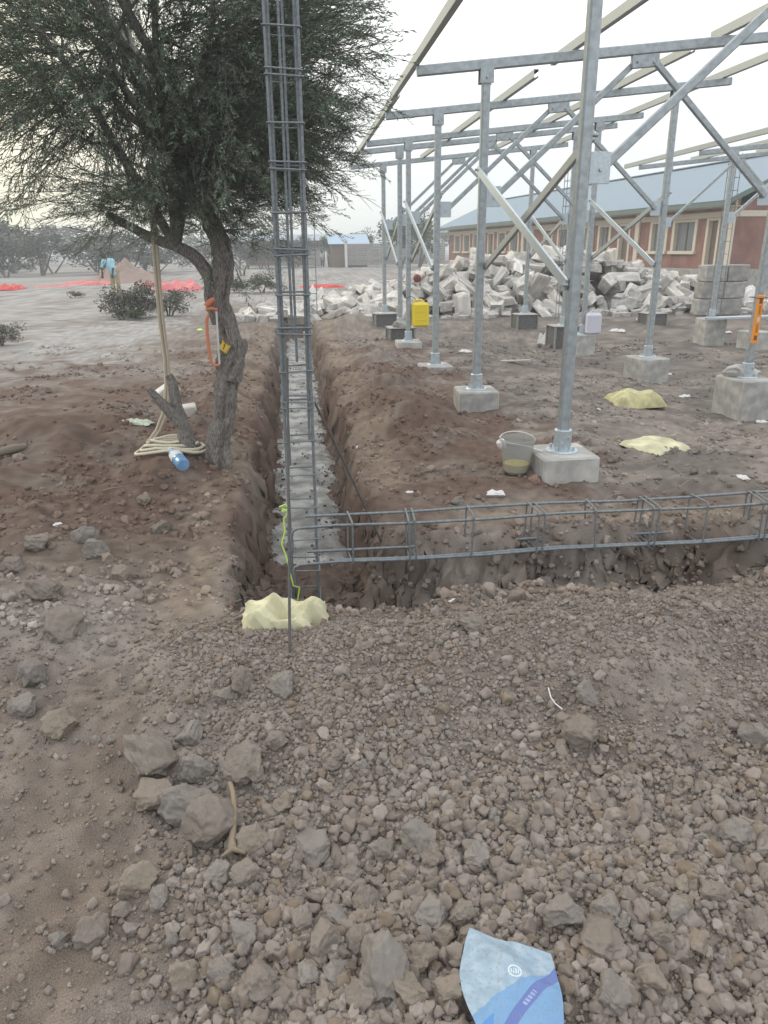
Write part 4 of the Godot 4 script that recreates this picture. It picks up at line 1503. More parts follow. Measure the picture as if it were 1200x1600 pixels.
func build_rebar() -> void:
	var foot := P(-0.03, H(-0.03, 4.12) - 0.05, 4.12)
	var top := P(0.005, 3.3, 4.02)
	var ties := []
	var t := 0.1
	var tk := 0
	while t < 3.75:
		ties.append(t)
		if t > 1.0:
			for e in [1, 0, 1, 0][tk % 4]: ties.append(t + 0.028 * (e + 1))
		tk += 1
		t += 0.2
	cage("rebar_column_cage", "tall grey rebar column cage standing in the trench corner", foot, top, 0.078, 0.0078, ties, 6, M.rebar)
	# horizontal beam cage lying over the cross trench
	var o := base("rebar_beam_cage", P(-0.1, -0.19, 3.82), "long horizontal rebar beam cage spanning over the cross trench", "rebar cage")
	for q in [[0.165, 3.74, 0.0], [0.175, 3.90, 0.03], [-0.055, 3.74, 0.0], [-0.045, 3.90, 0.03], [-0.055, 3.765, 0.25]]:
		var a := P(-0.10 + q[2], q[0], q[1])
		var pts := [a + Vector3(0.012, -0.13, 0), a + Vector3(0.012, -0.05, 0), a + Vector3(0.02, -0.015, 0), a + Vector3(0.05, 0.0, 0)] if q[2] == 0.0 else [a + Vector3(0.06, 0, 0)]
		for k in 9: pts.append(P(lerp(0.15, 3.6, k / 8.0), q[0] + 0.006 * sin(k * 1.7 + q[1] * 9.0), q[1] + 0.004 * cos(k * 2.1)))
		var m := MB.new()
		m.tube(pts, [0.0085], 7)
		part(o, "bar", m, M.rebar)
	for k in 10:
		var x := 0.24 + 0.35 * k + 0.02 * sin(k * 5.0)
		if x > 3.5: break
		for dd in ([0.0, 0.035] if k % 2 == 1 else [0.0]):
			var m := MB.new()
			m.tube(ring_pts(Transform3D(Basis.from_euler(Vector3(0.05 * sin(k * 3.0), 0.08 * cos(k * 4.0), PI / 2 + 0.05 * sin(k * 2.0))), P(x + dd, 0.06, 3.82)), 0.128, 0.098), [0.0055], 6, true)
			part(o, "stirrup", m, M.rebar)
	cage("rebar_column_cage", "short rebar stub cage at the far end of the beam cage", P(3.2, H(3.2, 4.06) - 0.1, 4.06), P(3.24, 0.5, 4.05), 0.08, 0.009, [0.2, 0.4, 0.62], 0, M.rebar)
	cage("rebar_column_cage", "thin rebar column cage at the far end of the long trench", on(0.42, 18.6, -0.1), P(0.44, 2.35, 18.6), 0.09, 0.008, [0.3, 0.6, 0.9, 1.2, 1.5, 1.8, 2.1], 0, M.rebar)
	for q in [[6.15, 16.9, 3.3, "thin rebar column cage rising before the tallest part of the rubble heap"], [9.55, 16.2, 3.45, "thin rebar column cage rising beside the neat block stack"]]:
		var ts := []
		for k in 13: ts.append(0.25 + 0.26 * k)
		cage("rebar_column_cage", q[3], on(q[0], q[1], -0.1), P(q[0], q[2], q[1]), 0.09, 0.008, ts, 0, M.rebar)
	# single rods
	var m := MB.new()
	var a := pix(452, 1032)
	m.tube([a - Vector3(0, 0.05, 0), at_d(451, 800, 3.1), at_d(449, 560, 3.95)], [0.0065], 6)
	solo("steel_rod", m, M.rebar_dull, "single thin steel rod pushed into the heap and leaning on the column cage", "rod")
	m = MB.new()
	var g := pix(598, 845)
	m.tube([g - Vector3(0, 0.03, 0), g.lerp(at_d(480, 605, 4.12), 0.5), at_d(480, 605, 4.12)], [0.0068], 6)
	solo("steel_rod", m, M.rebar_dull, "thin slanting steel rod propping the column cage from the bank", "rod")
	m = MB.new()
	var sp := []
	for q in [[441, 795], [450, 800], [443, 812], [445, 830], [440, 850], [447, 870], [452, 890], [458, 915], [468, 918], [465, 938]]: sp.append(at_d(q[0], q[1], 3.66 + 0.01 * sin(q[1])))
	m.tube(sp, [0.004], 5)
	m.tube([at_d(437, 792, 3.62), at_d(446, 788, 3.6), at_d(452, 796, 3.62), at_d(440, 799, 3.63)], [0.005], 5, true)
	solo("nylon_string", m, M.lime, "lime green string tied to the rod beside the column cage", "string")
	m = MB.new()
	m.tube([at_d(720, 437, 32.0), at_d(420, 445, 30.0), at_d(380, 446, 30.0)], [0.008], 4)

func scrap(px: float, py: float, w: float, seed: int, m: Material, label: String, cat: String, group := "") -> void:
	var p := pix(px, py)
	var o := MeshInstance3D.new()
	o.name = numbered(cat.replace(" ", "_"))
	o.mesh = sack_mesh(w, w * 0.6, w * 0.14, seed, 0.8).mesh()
	o.material_override = m
	add_child(o)
	o.position = p
	o.rotation.y = seed * 1.3
	tag(o, label, cat, group)

func build_things() -> void:
	rng.seed = 21
	# sacks
	var p := pix(445, 985)
	var s := sack("woven_sack", p.x, -p.z + 0.12, 0.36, 0.24, 0.085, 4, M.sack2, "crumpled pale yellow woven sack on the trench edge by the rod", "sack", -0.05, 0.4, -0.03, "", 0.95)
	p = pix(990, 632)
	sack("woven_sack", p.x, -p.z, 0.64, 0.40, 0.16, 9, M.sack, "bulging pale yellow woven sack before the tall clean footing", "sack", 0.08, 0.0, 0.01, "", 0.3)
	p = pix(1025, 698)
	sack("woven_sack", p.x, -p.z, 0.46, 0.42, 0.04, 14, M.sack2, "flat folded pale yellow woven sack on the dark ground", "sack", 0.45, 0.05, 0.0, "", 0.5)
	p = pix(494, 484)
	sack("white_sack", p.x, -p.z, 0.55, 0.45, 0.55, 17, M.white_sack, "hunched white sack standing at the far end of the long trench", "sack", 0.3, 0.0, 0.02, "", 0.5)
	p = pix(859, 536)
	sack("plastic_bag", p.x, -p.z, 0.42, 0.3, 0.22, 22, M.white, "crumpled white plastic bag before the formwork footing", "bag", 0.5, 0.0, 0.02, "", 0.9)
	p = pix(1168, 482)
	sack("white_sack", p.x, -p.z, 0.75, 0.6, 0.5, 27, M.white_sack, "white sack lying beyond the post with the spirit level", "sack", 0.2, 0.0, 0.02, "", 0.5)
	# bucket
	p = pix(812, 748)
	p = P(p.x + 0.02, p.y, -p.z + 0.16)
	var b := base("clear_bucket", P(p.x, H(p.x, -p.z), -p.z), "cloudy clear plastic bucket with yellow paint inside beside the near footing", "bucket")
	var m := MB.new()
	m.lathe(Transform3D(), [Vector2(0.0, 0.004), Vector2(0.085, 0.004), Vector2(0.094, 0.02), Vector2(0.124, 0.24), Vector2(0.132, 0.245), Vector2(0.132, 0.262), Vector2(0.125, 0.262), Vector2(0.120, 0.24), Vector2(0.089, 0.02), Vector2(0.0, 0.012)], 28)
	part(b, "shell", m, M.bucket, false)
	m = MB.new()
	m.lathe(Transform3D(), [Vector2(0.0, 0.075), Vector2(0.0935, 0.075), Vector2(0.086, 0.018), Vector2(0.0, 0.016)], 24)
	part(b, "paint", m, M.yellow, false)
	m = MB.new()
	var hp := []
	for k in 9:
		var a := PI * k / 8.0
		hp.append(Vector3(-0.13 * cos(a), 0.25 + 0.03 * sin(a), 0.13 * sin(a) * -1.0))
	m.tube(hp, [0.004], 6)
	part(b, "handle", m, M.steel_bar, false)
	p = at_d(784, 690, -p.z + 0.02)
	m = MB.new()
	m.lathe(T(p + Vector3(0.0, -0.02, 0), 0.4, 0.0, 0.5), [Vector2(0.0, 0.04), Vector2(0.03, 0.03), Vector2(0.035, 0.0), Vector2(0.03, -0.03), Vector2(0, -0.04)], 10)
	m.tube([p + Vector3(0.02, -0.01, 0.0), p + Vector3(0.16, -0.03, 0.03), p + Vector3(0.29, -0.07, 0.06)], [0.007], 6)
	solo("paint_roller", m, M.white, "short white-headed brush resting across the bucket rim", "brush")
	# jerrycan tied to a post
	var j := base("jerrycan", P(2.075, 0.36, 12.46), "yellow plastic jerrycan tied to a post above the flat footing", "jerrycan")
	m = MB.new()
	m.box(T(Vector3(0, 0.2, 0)), Vector3(0.28, 0.40, 0.2), 0.035)
	m.box(T(Vector3(0, 0.12, 0.1)), Vector3(0.2, 0.012, 0.012), 0.004)
	m.box(T(Vector3(0, 0.26, 0.1)), Vector3(0.2, 0.012, 0.012), 0.004)
	part(j, "body", m, M.yellow, false)
	m = MB.new()
	m.tube([Vector3(-0.1, 0.39, 0), Vector3(-0.09, 0.44, 0), Vector3(0.03, 0.44, 0), Vector3(0.05, 0.39, 0)], [0.016], 8)
	part(j, "handle", m, M.yellow, false)
	m = MB.new()
	m.lathe(T(Vector3(0.1, 0.39, 0)), [Vector2(0, 0.05), Vector2(0.025, 0.05), Vector2(0.025, 0.0)], 12)
	part(j, "cap", m, M.cloth_dark, false)
	m = MB.new()
	m.tube([Vector3(-0.05, 0.435, 0), Vector3(-0.15, 0.5, 0.02), Vector3(-0.262, 0.48, 0.06), Vector3(-0.262, 0.48, -0.06), Vector3(-0.15, 0.5, -0.02)], [0.005], 5, true)
	part(j, "tie_wire", m, M.rebar_dull, false)
	# pale container standing on a footing
	var wc := base("plastic_container", P(5.10, 0.17, 12.38), "pale lavender plastic container standing on a concrete footing", "container")
	m = MB.new()
	m.box(T(Vector3(0, 0.18, 0), 0.1), Vector3(0.26, 0.36, 0.16), 0.04)
	part(wc, "body", m, M.lavender, false)
	m = MB.new()
	m.tube([Vector3(-0.07, 0.35, 0), Vector3(-0.06, 0.395, 0), Vector3(0.04, 0.395, 0), Vector3(0.05, 0.35, 0)], [0.013], 8)
	part(wc, "handle", m, M.lavender, false)
	# mortar lumps
	for q in [[1.9, 13.36, 0.27, 0.12, "rough grey lump of mortar on the formwork footing", M.block], [4.97, 7.66, 0.2, 0.15, "pale mortar collar around a post foot", M.concrete2]]:
		var o := MeshInstance3D.new()
		o.name = numbered("mortar_lump")
		o.mesh = clod_mesh(3, 91, 0.8)
		o.material_override = q[5]
		add_child(o)
		o.transform = Transform3D(Basis.from_scale(Vector3(q[3] * 1.3, q[3] * 0.8, q[3])), P(q[0], q[2] + q[3] * 0.3, q[1]))
		tag(o, q[4], "mortar")
	# spirit level strapped to a post
	var lv := base("spirit_level", P(4.90, 0.60, 7.46), "orange spirit level fixed upright against a steel post", "level")
	lv.rotation.z = 0.0
	m = MB.new()
	m.box(T(Vector3(0, 0.25, 0)), Vector3(0.065, 0.5, 0.028), 0.004)
	part(lv, "body", m, M.level, false)
	for y in [0.06, 0.25, 0.44]:
		m = MB.new()
		m.box(T(Vector3(0, y, 0.0155)), Vector3(0.032, 0.05, 0.004), 0.002)
		part(lv, "vial", m, M.steel_bar if y == 0.25 else M.level_dark, false)
	m = MB.new()
	for k in 7: m.box(T(Vector3(0, 0.12 + 0.013 * k, 0.0152)), Vector3(0.028 if k % 2 else 0.02, 0.006, 0.003), 0.001)
	for k in 7: m.box(T(Vector3(0, 0.31 + 0.013 * k, 0.0152)), Vector3(0.02 if k % 2 else 0.028, 0.006, 0.003), 0.001)
	part(lv, "markings", m, M.level_dark, false)
	m = MB.new()
	m.tube([Vector3(0.035, 0.47, 0.016), Vector3(-0.035, 0.47, 0.016), Vector3(-0.01, 0.47, -0.2), Vector3(0.13, 0.47, -0.2), Vector3(0.13, 0.47, -0.085)], [0.004], 5, true)
	part(lv, "tie_wire", m, M.rebar_dull, false)
	# loose steel bars
	for k in 4:
		m = MB.new()
		var a := P(7.55 + 0.12 * k, 0.325 + 0.0, 13.05 + 0.07 * k)
		m.channel(a, a + Vector3(3.6, 0.02, -0.05 + 0.03 * k), 0.05, 0.03, 1.0)
		solo("loose_steel_channel", m, M.steel2, "pale steel channel lying across two footings of the second frame", "steel bar", "loose steel channels")
	# planks
	p = pix(797, 566)
	m = MB.new()
	m.box(T(p + Vector3(0, 0.02, 0), 0.02), Vector3(0.66, 0.022, 0.10), 0.003)
	solo("plank", m, M.plank, "short pale plank lying flat behind the near posts", "plank")
	# ball on the rubble
	m = MB.new()
	var bp := at_d(652, 435, 19.2)
	var pr := []
	for k in 13: pr.append(Vector2(0.105 * sin(PI * k / 12.0), -0.105 * cos(PI * k / 12.0)))
	m.lathe(Transform3D(Basis(), bp), pr, 18)
	solo("ball", m, M.red_ball, "dark red ball lodged in the rubble heap", "ball")
	# hose hanging from the tree, double, with a coil on the ground
	m = MB.new()
	var hz := [[236, 300, 5.55], [240, 350, 5.6], [245, 420, 5.65], [252, 500, 5.75], [260, 560, 5.85], [262, 600, 5.9], [259, 640, 5.95], [247, 672, 6.0], [232, 692, 6.0]]
	for k in 2:
		var pts := []
		for q in hz: pts.append(at_d(q[0] + (k * 2 - 1) * 2.6, q[1], q[2]))
		m.tube(pts, [0.0125], 7)
	var cg := pix(268, 702)
	for k in 4:
		var pts := []
		var rr := 0.27 - 0.035 * k
		for i in 22:
			var a := TAU * i / 22.0
			var x := cg.x + cos(a) * rr + 0.02 * sin(k * 3.0)
			var d := -cg.z + sin(a) * rr * 0.45 + 0.02 * k
			pts.append(P(x, lerp(cg.y, H(x, d), 0.65) + 0.03 + 0.012 * k + 0.006 * sin(a * 3.0 + k), d))
		m.tube(pts, [0.0125], 7, true)
	solo("garden_hose", m, M.hose, "cream hose hanging from the thorn tree into a coil", "hose")
	# blue bottle
	p = pix(272, 722)
	var b0 := pix(288, 738) + Vector3(0, 0.05, 0)
	var b1 := pix(252, 696) + Vector3(0, 0.06, 0)
	var bax := (b1 - b0).normalized()
	var bt := base("plastic_bottle", b0 + bax * 0.24, "blue plastic bottle lying by the hose coil", "bottle")
	var bx := bax.cross(Vector3.UP).normalized()
	bt.basis = Basis(bx, bax, bx.cross(bax))
	m = MB.new()
	m.lathe(Transform3D(Basis(), Vector3(0, -0.24, 0)), [Vector2(0.0, 0.0), Vector2(0.042, 0.002), Vector2(0.05, 0.015), Vector2(0.05, 0.07), Vector2(0.046, 0.08), Vector2(0.05, 0.09), Vector2(0.05, 0.19), Vector2(0.035, 0.25), Vector2(0.018, 0.275), Vector2(0.018, 0.30)], 18)
	part(bt, "shell", m, M.bottle, false)
	m = MB.new()
	m.lathe(Transform3D(Basis(), Vector3(0, -0.24, 0)), [Vector2(0.0513, 0.11), Vector2(0.0513, 0.18)], 18)
	part(bt, "label", m, M.white, false)
	m = MB.new()
	m.lathe(Transform3D(Basis(), Vector3(0, 0.05, 0)), [Vector2(0.0, 0.022), Vector2(0.02, 0.022), Vector2(0.02, 0.0)], 14)
	part(bt, "cap", m, M.white, false)
	# hacksaw hung on the trunk
	var hs := base("hacksaw", at_d(336, 520, 5.33), "orange hacksaw hanging on the trunk of the thorn tree", "saw")
	var a0 := at_d(336, 520, 5.33)
	m = MB.new()
	var fp := []
	for q in [[326, 492], [323, 500], [324, 525], [327, 552], [331, 568], [338, 571], [343, 570]]: fp.append(at_d(q[0], q[1], 5.33))
	m.tube(fp, [0.011], 8)
	part(hs, "frame", m, M.orange)
	m = MB.new()
	m.bar(at_d(338, 486, 5.33), at_d(343, 569, 5.33), 0.003, 0.014, 0.001)
	part(hs, "blade", m, M.steel_bar)
	m = MB.new()
	m.tube([at_d(321, 478, 5.33), at_d(327, 473, 5.33), at_d(335, 467, 5.33)], [0.018, 0.021, 0.018], 9)
	m.tube([at_d(322, 484, 5.33), at_d(331, 482, 5.33), at_d(340, 484, 5.33)], [0.012], 7)
	part(hs, "handle", m, M.orange)
	m = MB.new()
	m.tube([at_d(350, 534, 5.32), at_d(356, 540, 5.31), at_d(352, 550, 5.31), at_d(346, 545, 5.31)], [0.016, 0.02, 0.022, 0.014], 8, true)
	solo("yellow_rag", m, mat(Color(0.55, 0.38, 0.08), 0.85), "knotted yellow rag tied on the trunk of the thorn tree", "rag")
	# broken blocks behind the cut stem
	m = MB.new()
	p = pix(262, 622)
	m.box(T(p + Vector3(0, 0.08, 0), 0.4, 0.2, 0.55), Vector3(0.28, 0.14, 0.12), 0.012)
	solo("broken_block", m, M.stone1, "pale broken block propped behind the cut stem", "block")
	m = MB.new()
	p = pix(296, 650)
	m.box(T(p + Vector3(0, 0.05, 0), 0.2, 0.1, 0.1), Vector3(0.15, 0.12, 0.14), 0.012)
	solo("broken_block", m, M.stone0, "small pale broken block between the stems of the thorn tree", "block")
	# green film scrap with its tail, branch, roots
	p = pix(213, 662)
	sack("plastic_film", p.x, -p.z, 0.30, 0.13, 0.03, 31, M.green_film, "pale green strip of plastic film left of the hose coil", "film", -0.35, 0.0, 0.0, "", 1.0)
	m = MB.new()
	p = pix(12, 712)
	m.tube([p + Vector3(-0.16, 0.02, 0.1), p + Vector3(-0.06, 0.035, 0.03), p + Vector3(0.03, 0.045, -0.04), p + Vector3(0.1, 0.04, -0.12)], [0.035, 0.034, 0.036, 0.028], 10, false, 0.12, 3)
	solo("dead_branch", m, M.wood, "thick grey piece of dead branch on the spoil bank", "branch")
	m = MB.new()
	p = pix(365, 1345)
	var q2 := pix(364, 1240)
	m.tube([p + Vector3(-0.012, 0.035, 0), p + Vector3(0, 0.04, 0), p.lerp(q2, 0.2) + Vector3(0.004, 0.055, 0), p.lerp(q2, 0.5) + Vector3(0.008, 0.055, 0), p.lerp(q2, 0.8) + Vector3(0.004, 0.05, 0), q2 + Vector3(-0.004, 0.04, 0), q2 + Vector3(-0.012, 0.035, -0.01)], [0.004, 0.014, 0.0085, 0.007, 0.0072, 0.008, 0.004], 8, false, 0.15, 2)
	m.tube([p + Vector3(-0.03, 0.03, 0.012), p + Vector3(0, 0.045, 0.0), p + Vector3(0.034, 0.03, 0.008)], [0.003, 0.011, 0.003], 7, false, 0.2, 1)
	solo("dry_root", m, M.root, "bone-like pale root with a knobbed end on the clods", "root")
	m = MB.new()
	var rp := []
	for q in [[856, 1082], [860, 1097], [867, 1107], [878, 1116]]: rp.append(pix(q[0], q[1]) + Vector3(0, 0.02, 0))
	m.tube(rp, [0.0025], 6)
	solo("dry_root", m, M.white, "thin white curved rootlet on the upper heap", "root")
	# small sticks and roots on the spoil
	for q in [[1060, 765, 1100, 745], [640, 745, 690, 738], [160, 770, 240, 762], [930, 790, 975, 775], [575, 915, 592, 897], [355, 948, 400, 938]]:
		m = MB.new()
		var a := pix(q[0], q[1]) + Vector3(0, 0.015, 0)
		var c := pix(q[2], q[3]) + Vector3(0, 0.02, 0)
		m.tube(curve_pts(a, c, Vector3(0, 0.01, 0), 5, 0.004), taper(0.006, 0.003, 5), 6)
		solo("twig", m, M.wood, "dry twig lying on the dug earth", "twig", "twigs on the dug earth")
	# pale scraps
	var sc := [[727, 550, 0.2], [1070, 620, 0.14], [1160, 747, 0.1], [775, 772, 0.12], [895, 440, 0.2], [965, 518, 0.3], [710, 940, 0.05], [1045, 585, 0.1], [640, 770, 0.05], [1000, 500, 0.25], [618, 556, 0.06], [90, 820, 0.05], [935, 640, 0.05], [1135, 520, 0.2], [560, 700, 0.06], [1190, 660, 0.12], [505, 560, 0.05]]
	var k2 := 0
	for q in sc:
		scrap(q[0], q[1], q[2], 50 + k2, M.white, "small crumpled white scrap lying on the ground", "litter scrap", "white scraps of litter")
		k2 += 1
	scrap(312, 516, 0.16, 88, M.lime, "lime green scrap behind the thorn tree trunk", "litter scrap")
	# plastic water sachet in the foreground
	build_sachet()
	# people
	var mp := pix(183, 461)
	person(mp, 0.0, Vector3(-0.22, -0.05, 0.12), 1.66, M.shirt_blue, M.khaki, "person in light blue shirt and khaki trousers stooping beside the shrub")
	person(pix(504, 417), 0.3, Vector3(0, 0, 0), 1.55, M.shirt_white, M.cloth_dark, "person in white shirt and dark trousers before the small far shed", "", 0.035)
	person(pix(523, 417), -0.4, Vector3(0, 0, 0), 1.6, M.shirt_white, M.khaki, "person in white shirt and pale trousers before the small far shed", "", 0.035)
	person(pix(70, 418), 0.5, Vector3(0.03, 0, 0), 1.6, M.shirt_pink, M.cloth_dark, "person in pink top before the scrub trees", "", 0.035)

func build_sachet() -> void:
	var w := 256
	var h := 320
	var im := Image.create(w, h, false, Image.FORMAT_RGB8)
	var f := FastNoiseLite.new()
	f.seed = 8
	f.frequency = 0.02
	for y in h:
		for x in w:
			var nz := f.get_noise_2d(x, y)
			var c := Color(0.50, 0.58, 0.64)
			c = c.lerp(Color(0.58, 0.65, 0.70), 0.5 + nz)
			# printed blue panel and dark band
			var dline := (x * 0.62 + y * 0.80)
			if dline > 205.0 + nz * 4.0: c = c.lerp(Color(0.36, 0.53, 0.70), 0.75)
			if dline > 236.0 and x + y * 0.35 < 150.0: c = c.lerp(Color(0.24, 0.46, 0.70), 0.7)
			var band := (x * 0.80 + y * 0.60)
			var bw: float = band - 232.0
			if bw > 0.0 and bw < 30.0: c = Color(0.33, 0.40, 0.62)
			var along := (y * 0.8 - x * 0.6)
			if bw > 9.0 and bw < 21.0 and along > 18.0 and along < 74.0 and fmod(along, 13.0) < 8.5 and fmod(along * 1.7 + bw * 3.1, 9.0) < 6.0: c = Color(0.62, 0.68, 0.78)
			# round white emblem
			var ex := x - 140.0
			var ey := y - 118.0
			var er := sqrt(ex * ex + ey * ey)
			if (er > 14.0 and er < 18.0) or (er < 11.0 and (int(ex + 40.0) % 6 < 3) and abs(ey) < 8.0): c = Color(0.74, 0.79, 0.82)
			var du := f.get_noise_2d(x * 3.0 + 300.0, y * 3.0)
			if du > 0.25: c = c.lerp(Color(0.50, 0.46, 0.42), min((du - 0.25) * 2.0, 0.4))
			im.set_pixel(x, y, c)
	im.generate_mipmaps()
	var m := StandardMaterial3D.new()
	m.albedo_texture = ImageTexture.create_from_image(im)
	m.roughness = 0.3
	m.cull_mode = BaseMaterial3D.CULL_DISABLED
	var c0 := pix(743, 1474)
	var c1 := pix(858, 1520)
	var c2 := pix(878, 1660)
	var c3 := pix(752, 1650)
	var mid := pix(717, 1545)
	var lift := 0.048
	var mb := MB.new()
	var nu := 24
	var nv := 28
	var top := []
	for i in nu + 1:
		var row := []
		for j in nv + 1:
			var u := float(i) / nu
			var v := float(j) / nv
			var lft := c0.lerp(c3, v) + (mid - c0.lerp(c3, 0.42)) * (1.0 - pow(abs(v - 0.42) / 0.58, 1.4))
			var rgt := c1.lerp(c2, v) + Vector3(0.012 * sin(v * PI), 0, 0)
			var p := lft.lerp(rgt, u)
			p.y = H(p.x, -p.z) * 0.35 + lerp(lerp(c0.y, c1.y, u), lerp(c3.y, c2.y, u), v) * 0.65 + lift + 0.012 * abs(fposmod(u * 1.7 + v * 0.9, 1.0) - 0.5) + 0.012 * abs(fposmod(v * 2.3 - u * 1.1, 1.0) - 0.5) + 0.004 * sin(v * 11.0 - u * 5.0) + 0.016 * sin(u * PI) * sin(v * PI)
			row.append(p)
		top.append(row)
	for i in nu:
		for j in nv:
			for t in [[[0, 0], [1, 0], [1, 1]], [[0, 0], [1, 1], [0, 1]]]:
				var ps := []
				var us := []
				for q in t:
					ps.append(top[i + q[0]][j + q[1]])
					us.append(Vector2(float(i + q[0]) / nu, float(j + q[1]) / nv))
				var nn: Vector3 = (ps[1] - ps[0]).cross(ps[2] - ps[0]).normalized()
				if nn.y < 0.0: nn = -nn
				var before := mb.v.size()
				mb.tri(ps[0], ps[1], ps[2], nn, nn, nn)
				# keep texture coordinates with the order tri() chose
				if mb.v[before + 1] == ps[1]:
					mb.uv.append(us[0]); mb.uv.append(us[1]); mb.uv.append(us[2])
				else:
					mb.uv.append(us[0]); mb.uv.append(us[2]); mb.uv.append(us[1])
	# smooth the normals by position
	var acc := {}
	for i in mb.v.size(): acc[mb.v[i]] = acc.get(mb.v[i], Vector3.ZERO) + mb.n[i]
	for i in mb.v.size(): mb.n[i] = (acc[mb.v[i]] as Vector3).normalized()
	solo("plastic_sachet", mb, m, "light blue printed plastic sachet lying on the clods", "sachet")

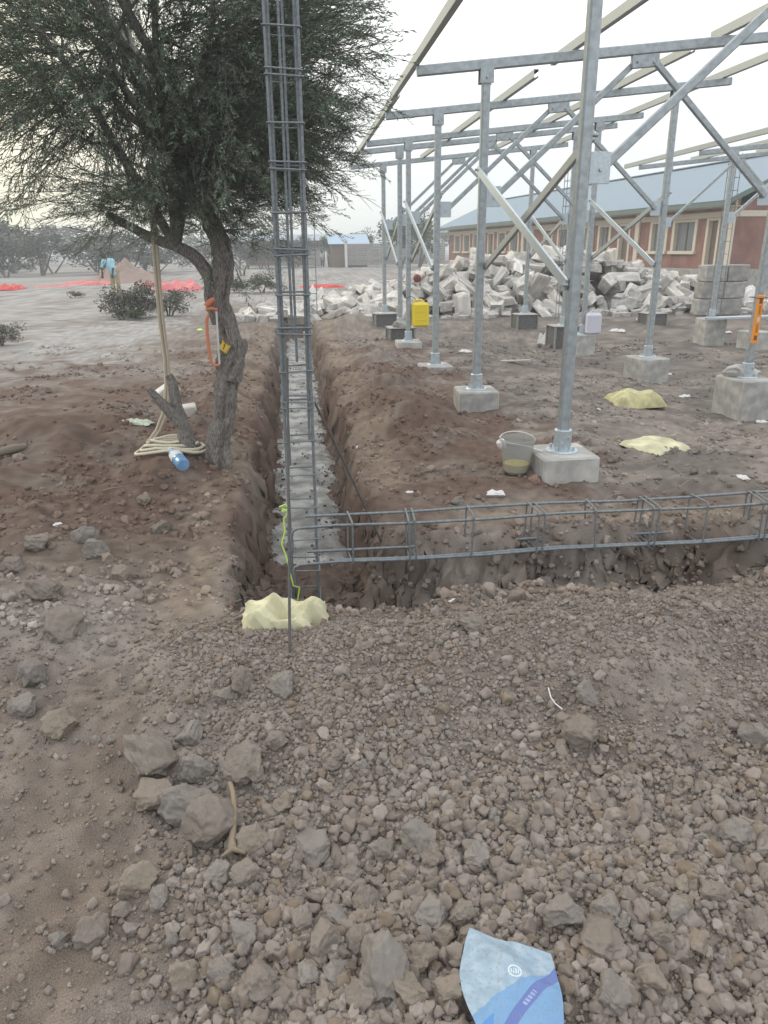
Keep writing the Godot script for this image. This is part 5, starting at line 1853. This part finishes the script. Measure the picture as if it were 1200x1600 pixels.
func build_far() -> void:
	# block wall with a blue-roofed shed
	var w := base("block_wall", P(5.05, 0.1, 75), "far grey block wall running behind the steel posts", "wall")
	for r in 9:
		var m := MB.new()
		m.box(T(P(10.0, 0.2 + 0.22 * r + 0.1, 75 + 0.015 * (r % 2))), Vector3(9.9, 0.205, 0.25), 0.02)
		part(w, "block_course", m, M.block)
	var pm := MB.new()
	pm.box(T(P(5.1, 1.3, 74.7)), Vector3(0.25, 2.6, 0.25), 0.01)
	part(w, "gate_post", pm, M.white)
	var sh := base("shed", P(5.5, 0, 77), "small far shed with bright blue metal roof and white post", "shed")
	var m := MB.new()
	m.box(T(P(5.5, 1.1, 77.5)), Vector3(3.6, 2.4, 2.6), 0.02)
	part(sh, "wall", m, M.timber_dark)
	m = MB.new()
	m.box(T(P(5.5, 2.62, 77.4), 0.0, 0.28), Vector3(4.1, 0.06, 3.4), 0.01)
	part(sh, "roof", m, M.roof_blue)
	m = MB.new()
	m.box(T(P(6.0, 1.0, 76.18)), Vector3(0.8, 1.9, 0.04), 0.01)
	part(sh, "door", m, M.fascia)
	# low far house
	var hs := base("low_house", P(-1.5, 0, 88), "low far house with pale roof and maroon walls behind the thorn tree", "house")
	m = MB.new()
	m.box(T(P(-0.9, 1.3, 90)), Vector3(9.0, 2.8, 4.0), 0.02)
	part(hs, "wall", m, M.block)
	m = MB.new()
	m.box(T(P(-3.5, 1.25, 87.96)), Vector3(3.0, 2.2, 0.06), 0.01)
	part(hs, "painted_panel", m, M.wall_red)
	m = MB.new()
	m.box(T(P(0.6, 1.1, 87.96)), Vector3(0.9, 2.0, 0.06), 0.01)
	part(hs, "door", m, M.timber_dark)
	m = MB.new()
	m.box(T(P(-0.9, 3.0, 89), 0.0, 0.16), Vector3(9.8, 0.07, 4.6), 0.01)
	part(hs, "roof", m, M.roof)
	# scrub trees along the far side
	var cms := [crown_mesh(1, 1500, Color(0.10, 0.098, 0.082), 0.8, 0.07), crown_mesh(2, 1500, Color(0.085, 0.085, 0.07), 0.8, 0.07), crown_mesh(3, 1300, Color(0.115, 0.105, 0.09), 0.7, 0.07), crown_mesh(4, 1600, Color(0.075, 0.105, 0.045), 0.9, 0.08)]
	rng.seed = 31
	for i in 26:
		var x := -36.0 + 36.0 * i / 25.0 + rng.randfn() * 0.7
		var d := rng.randf_range(58.0, 74.0) + (14.0 if i > 19 else 0.0)
		far_tree("scrub_tree", on(x, d), rng.randf_range(2.2, 3.6), rng.randf_range(2.8, 4.6) * (1.0 if i < 17 else 0.72), cms[i % 3], "grey-green scrub tree in the far belt beyond the sandy ground", "scrub trees of the far belt", 0.2, rng.randf() * TAU)
	for i in 14:
		far_tree("distant_tree", on(-70.0 + 11.0 * i + rng.randfn() * 3.0, 120.0 + rng.randfn() * 8.0), rng.randf_range(5.0, 8.0), rng.randf_range(4.0, 6.0), cms[i % 3], "hazy tree on the skyline far behind the site", "skyline trees", 0.2, rng.randf() * TAU)
	for q in [[9.2, 66.0, 2.4, 4.6], [11.5, 70.0, 2.8, 5.0], [7.6, 82.0, 2.2, 3.8], [3.6, 79.0, 1.1, 3.4]]:
		far_tree("green_tree", on(q[0], q[1]), q[2], q[3], cms[3], "green leafy tree behind the far block wall", "green trees by the block wall", 0.25)
	var p := pix(378, 432)
	far_tree("young_tree", P(p.x, p.y, -p.z), 1.6, 3.0, cms[2], "slim pale-stemmed tree standing behind the thorn tree", "", 0.5)
	# shrubs on the sand
	var sc := [crown_mesh(11, 2600, Color(0.105, 0.10, 0.078), 0.7, 0.06), crown_mesh(12, 2600, Color(0.085, 0.10, 0.05), 0.7, 0.06)]
	for q in [[205, 496, 0.85, 1.05, 0, "grey thorny shrub beside the stooping person"], [262, 494, 0.85, 0.8, 0, "low grey thorny shrub behind the hanging hose"], [405, 458, 1.3, 0.9, 1, "low green bush behind the thorn tree trunk"], [5, 540, 0.45, 0.45, 0, "small dry shrub at the sandy path"], [345, 448, 0.9, 0.55, 0, "low dry bush beside the pink-red sheet"], [30, 425, 2.2, 1.0, 0, "dark brush heap on the sandy ground"], [200, 500, 0.5, 0.4, 1, "small greenish tuft at the foot of the thorny shrub"], [120, 465, 0.35, 0.3, 0, "tiny dark tuft on the sandy path"]]:
		var s := pix(q[0], q[1])
		far_tree("shrub", s, q[2], q[3], sc[q[4]], q[5], "", 0.0, q[0] * 1.0)
	# heap of red earth
	var hm := MB.new()
	var c := on(-9.7, 45.0)
	hm.grid(func(u: float, v: float) -> Vector3:
		var a := u * TAU
		var r := v * 2.0
		return c + Vector3(cos(a) * r * 1.25, 1.25 * pow(1.0 - v, 1.1) * (1.0 + n2.get_noise_2d(cos(a) * r * 2.0, sin(a) * r * 2.0) * 0.35) - 0.05, sin(a) * r), 40, 16)
	solo("earth_mound", hm, mat(Color(0.26, 0.19, 0.16), 0.95), "conical mound of pinkish-brown earth behind the stooping person", "mound")
	# long dark bank the red sheets lie on
	for q in [[-14, 30, 453, 0.8, M.tarp, "bright red plastic sheet at the dark brush heap"], [62, 112, 448, 0.3, M.tarp2, "faded red plastic sheet strip before the earth mound"], [106, 180, 444, 0.7, M.tarp2, "red plastic sheet strip at the foot of the earth mound"], [222, 256, 447, 0.6, M.tarp, "red plastic sheet behind the hanging hose"], [248, 312, 452, 1.3, M.tarp2, "large pink-red plastic sheet behind the thorny shrub"], [470, 540, 449, 0.5, M.tarp, "red plastic sheet strip behind the far end of the trench"]]:
		var a := pix(q[0], q[2])
		var b := pix(q[1], q[2])
		var mid := (a + b) * 0.5
		var sm := sack_mesh((b - a).length(), q[3] * 2.2, 0.22 * q[3], int(q[0]) + 60, 1.0)
		var o := MeshInstance3D.new()
		o.name = numbered("plastic_sheet")
		o.mesh = sm.mesh()
		o.material_override = q[4]
		add_child(o)
		o.position = P(mid.x, H(mid.x, -mid.z) - 0.02, -mid.z)
		tag(o, q[5], "sheet")
	# fence posts at the edge of the scrub
	for q in [[203, 416], [136, 414], [330, 414], [2, 412]]:
		var s := pix(q[0], q[1])
		m = MB.new()
		m.bar(s + Vector3(0, -0.2, 0), s + Vector3(0.05, 1.7, 0), 0.16, 0.16, 0.02)
		solo("fence_post", m, M.white, "pale fence post before the far scrub trees", "post", "fence posts before the scrub")
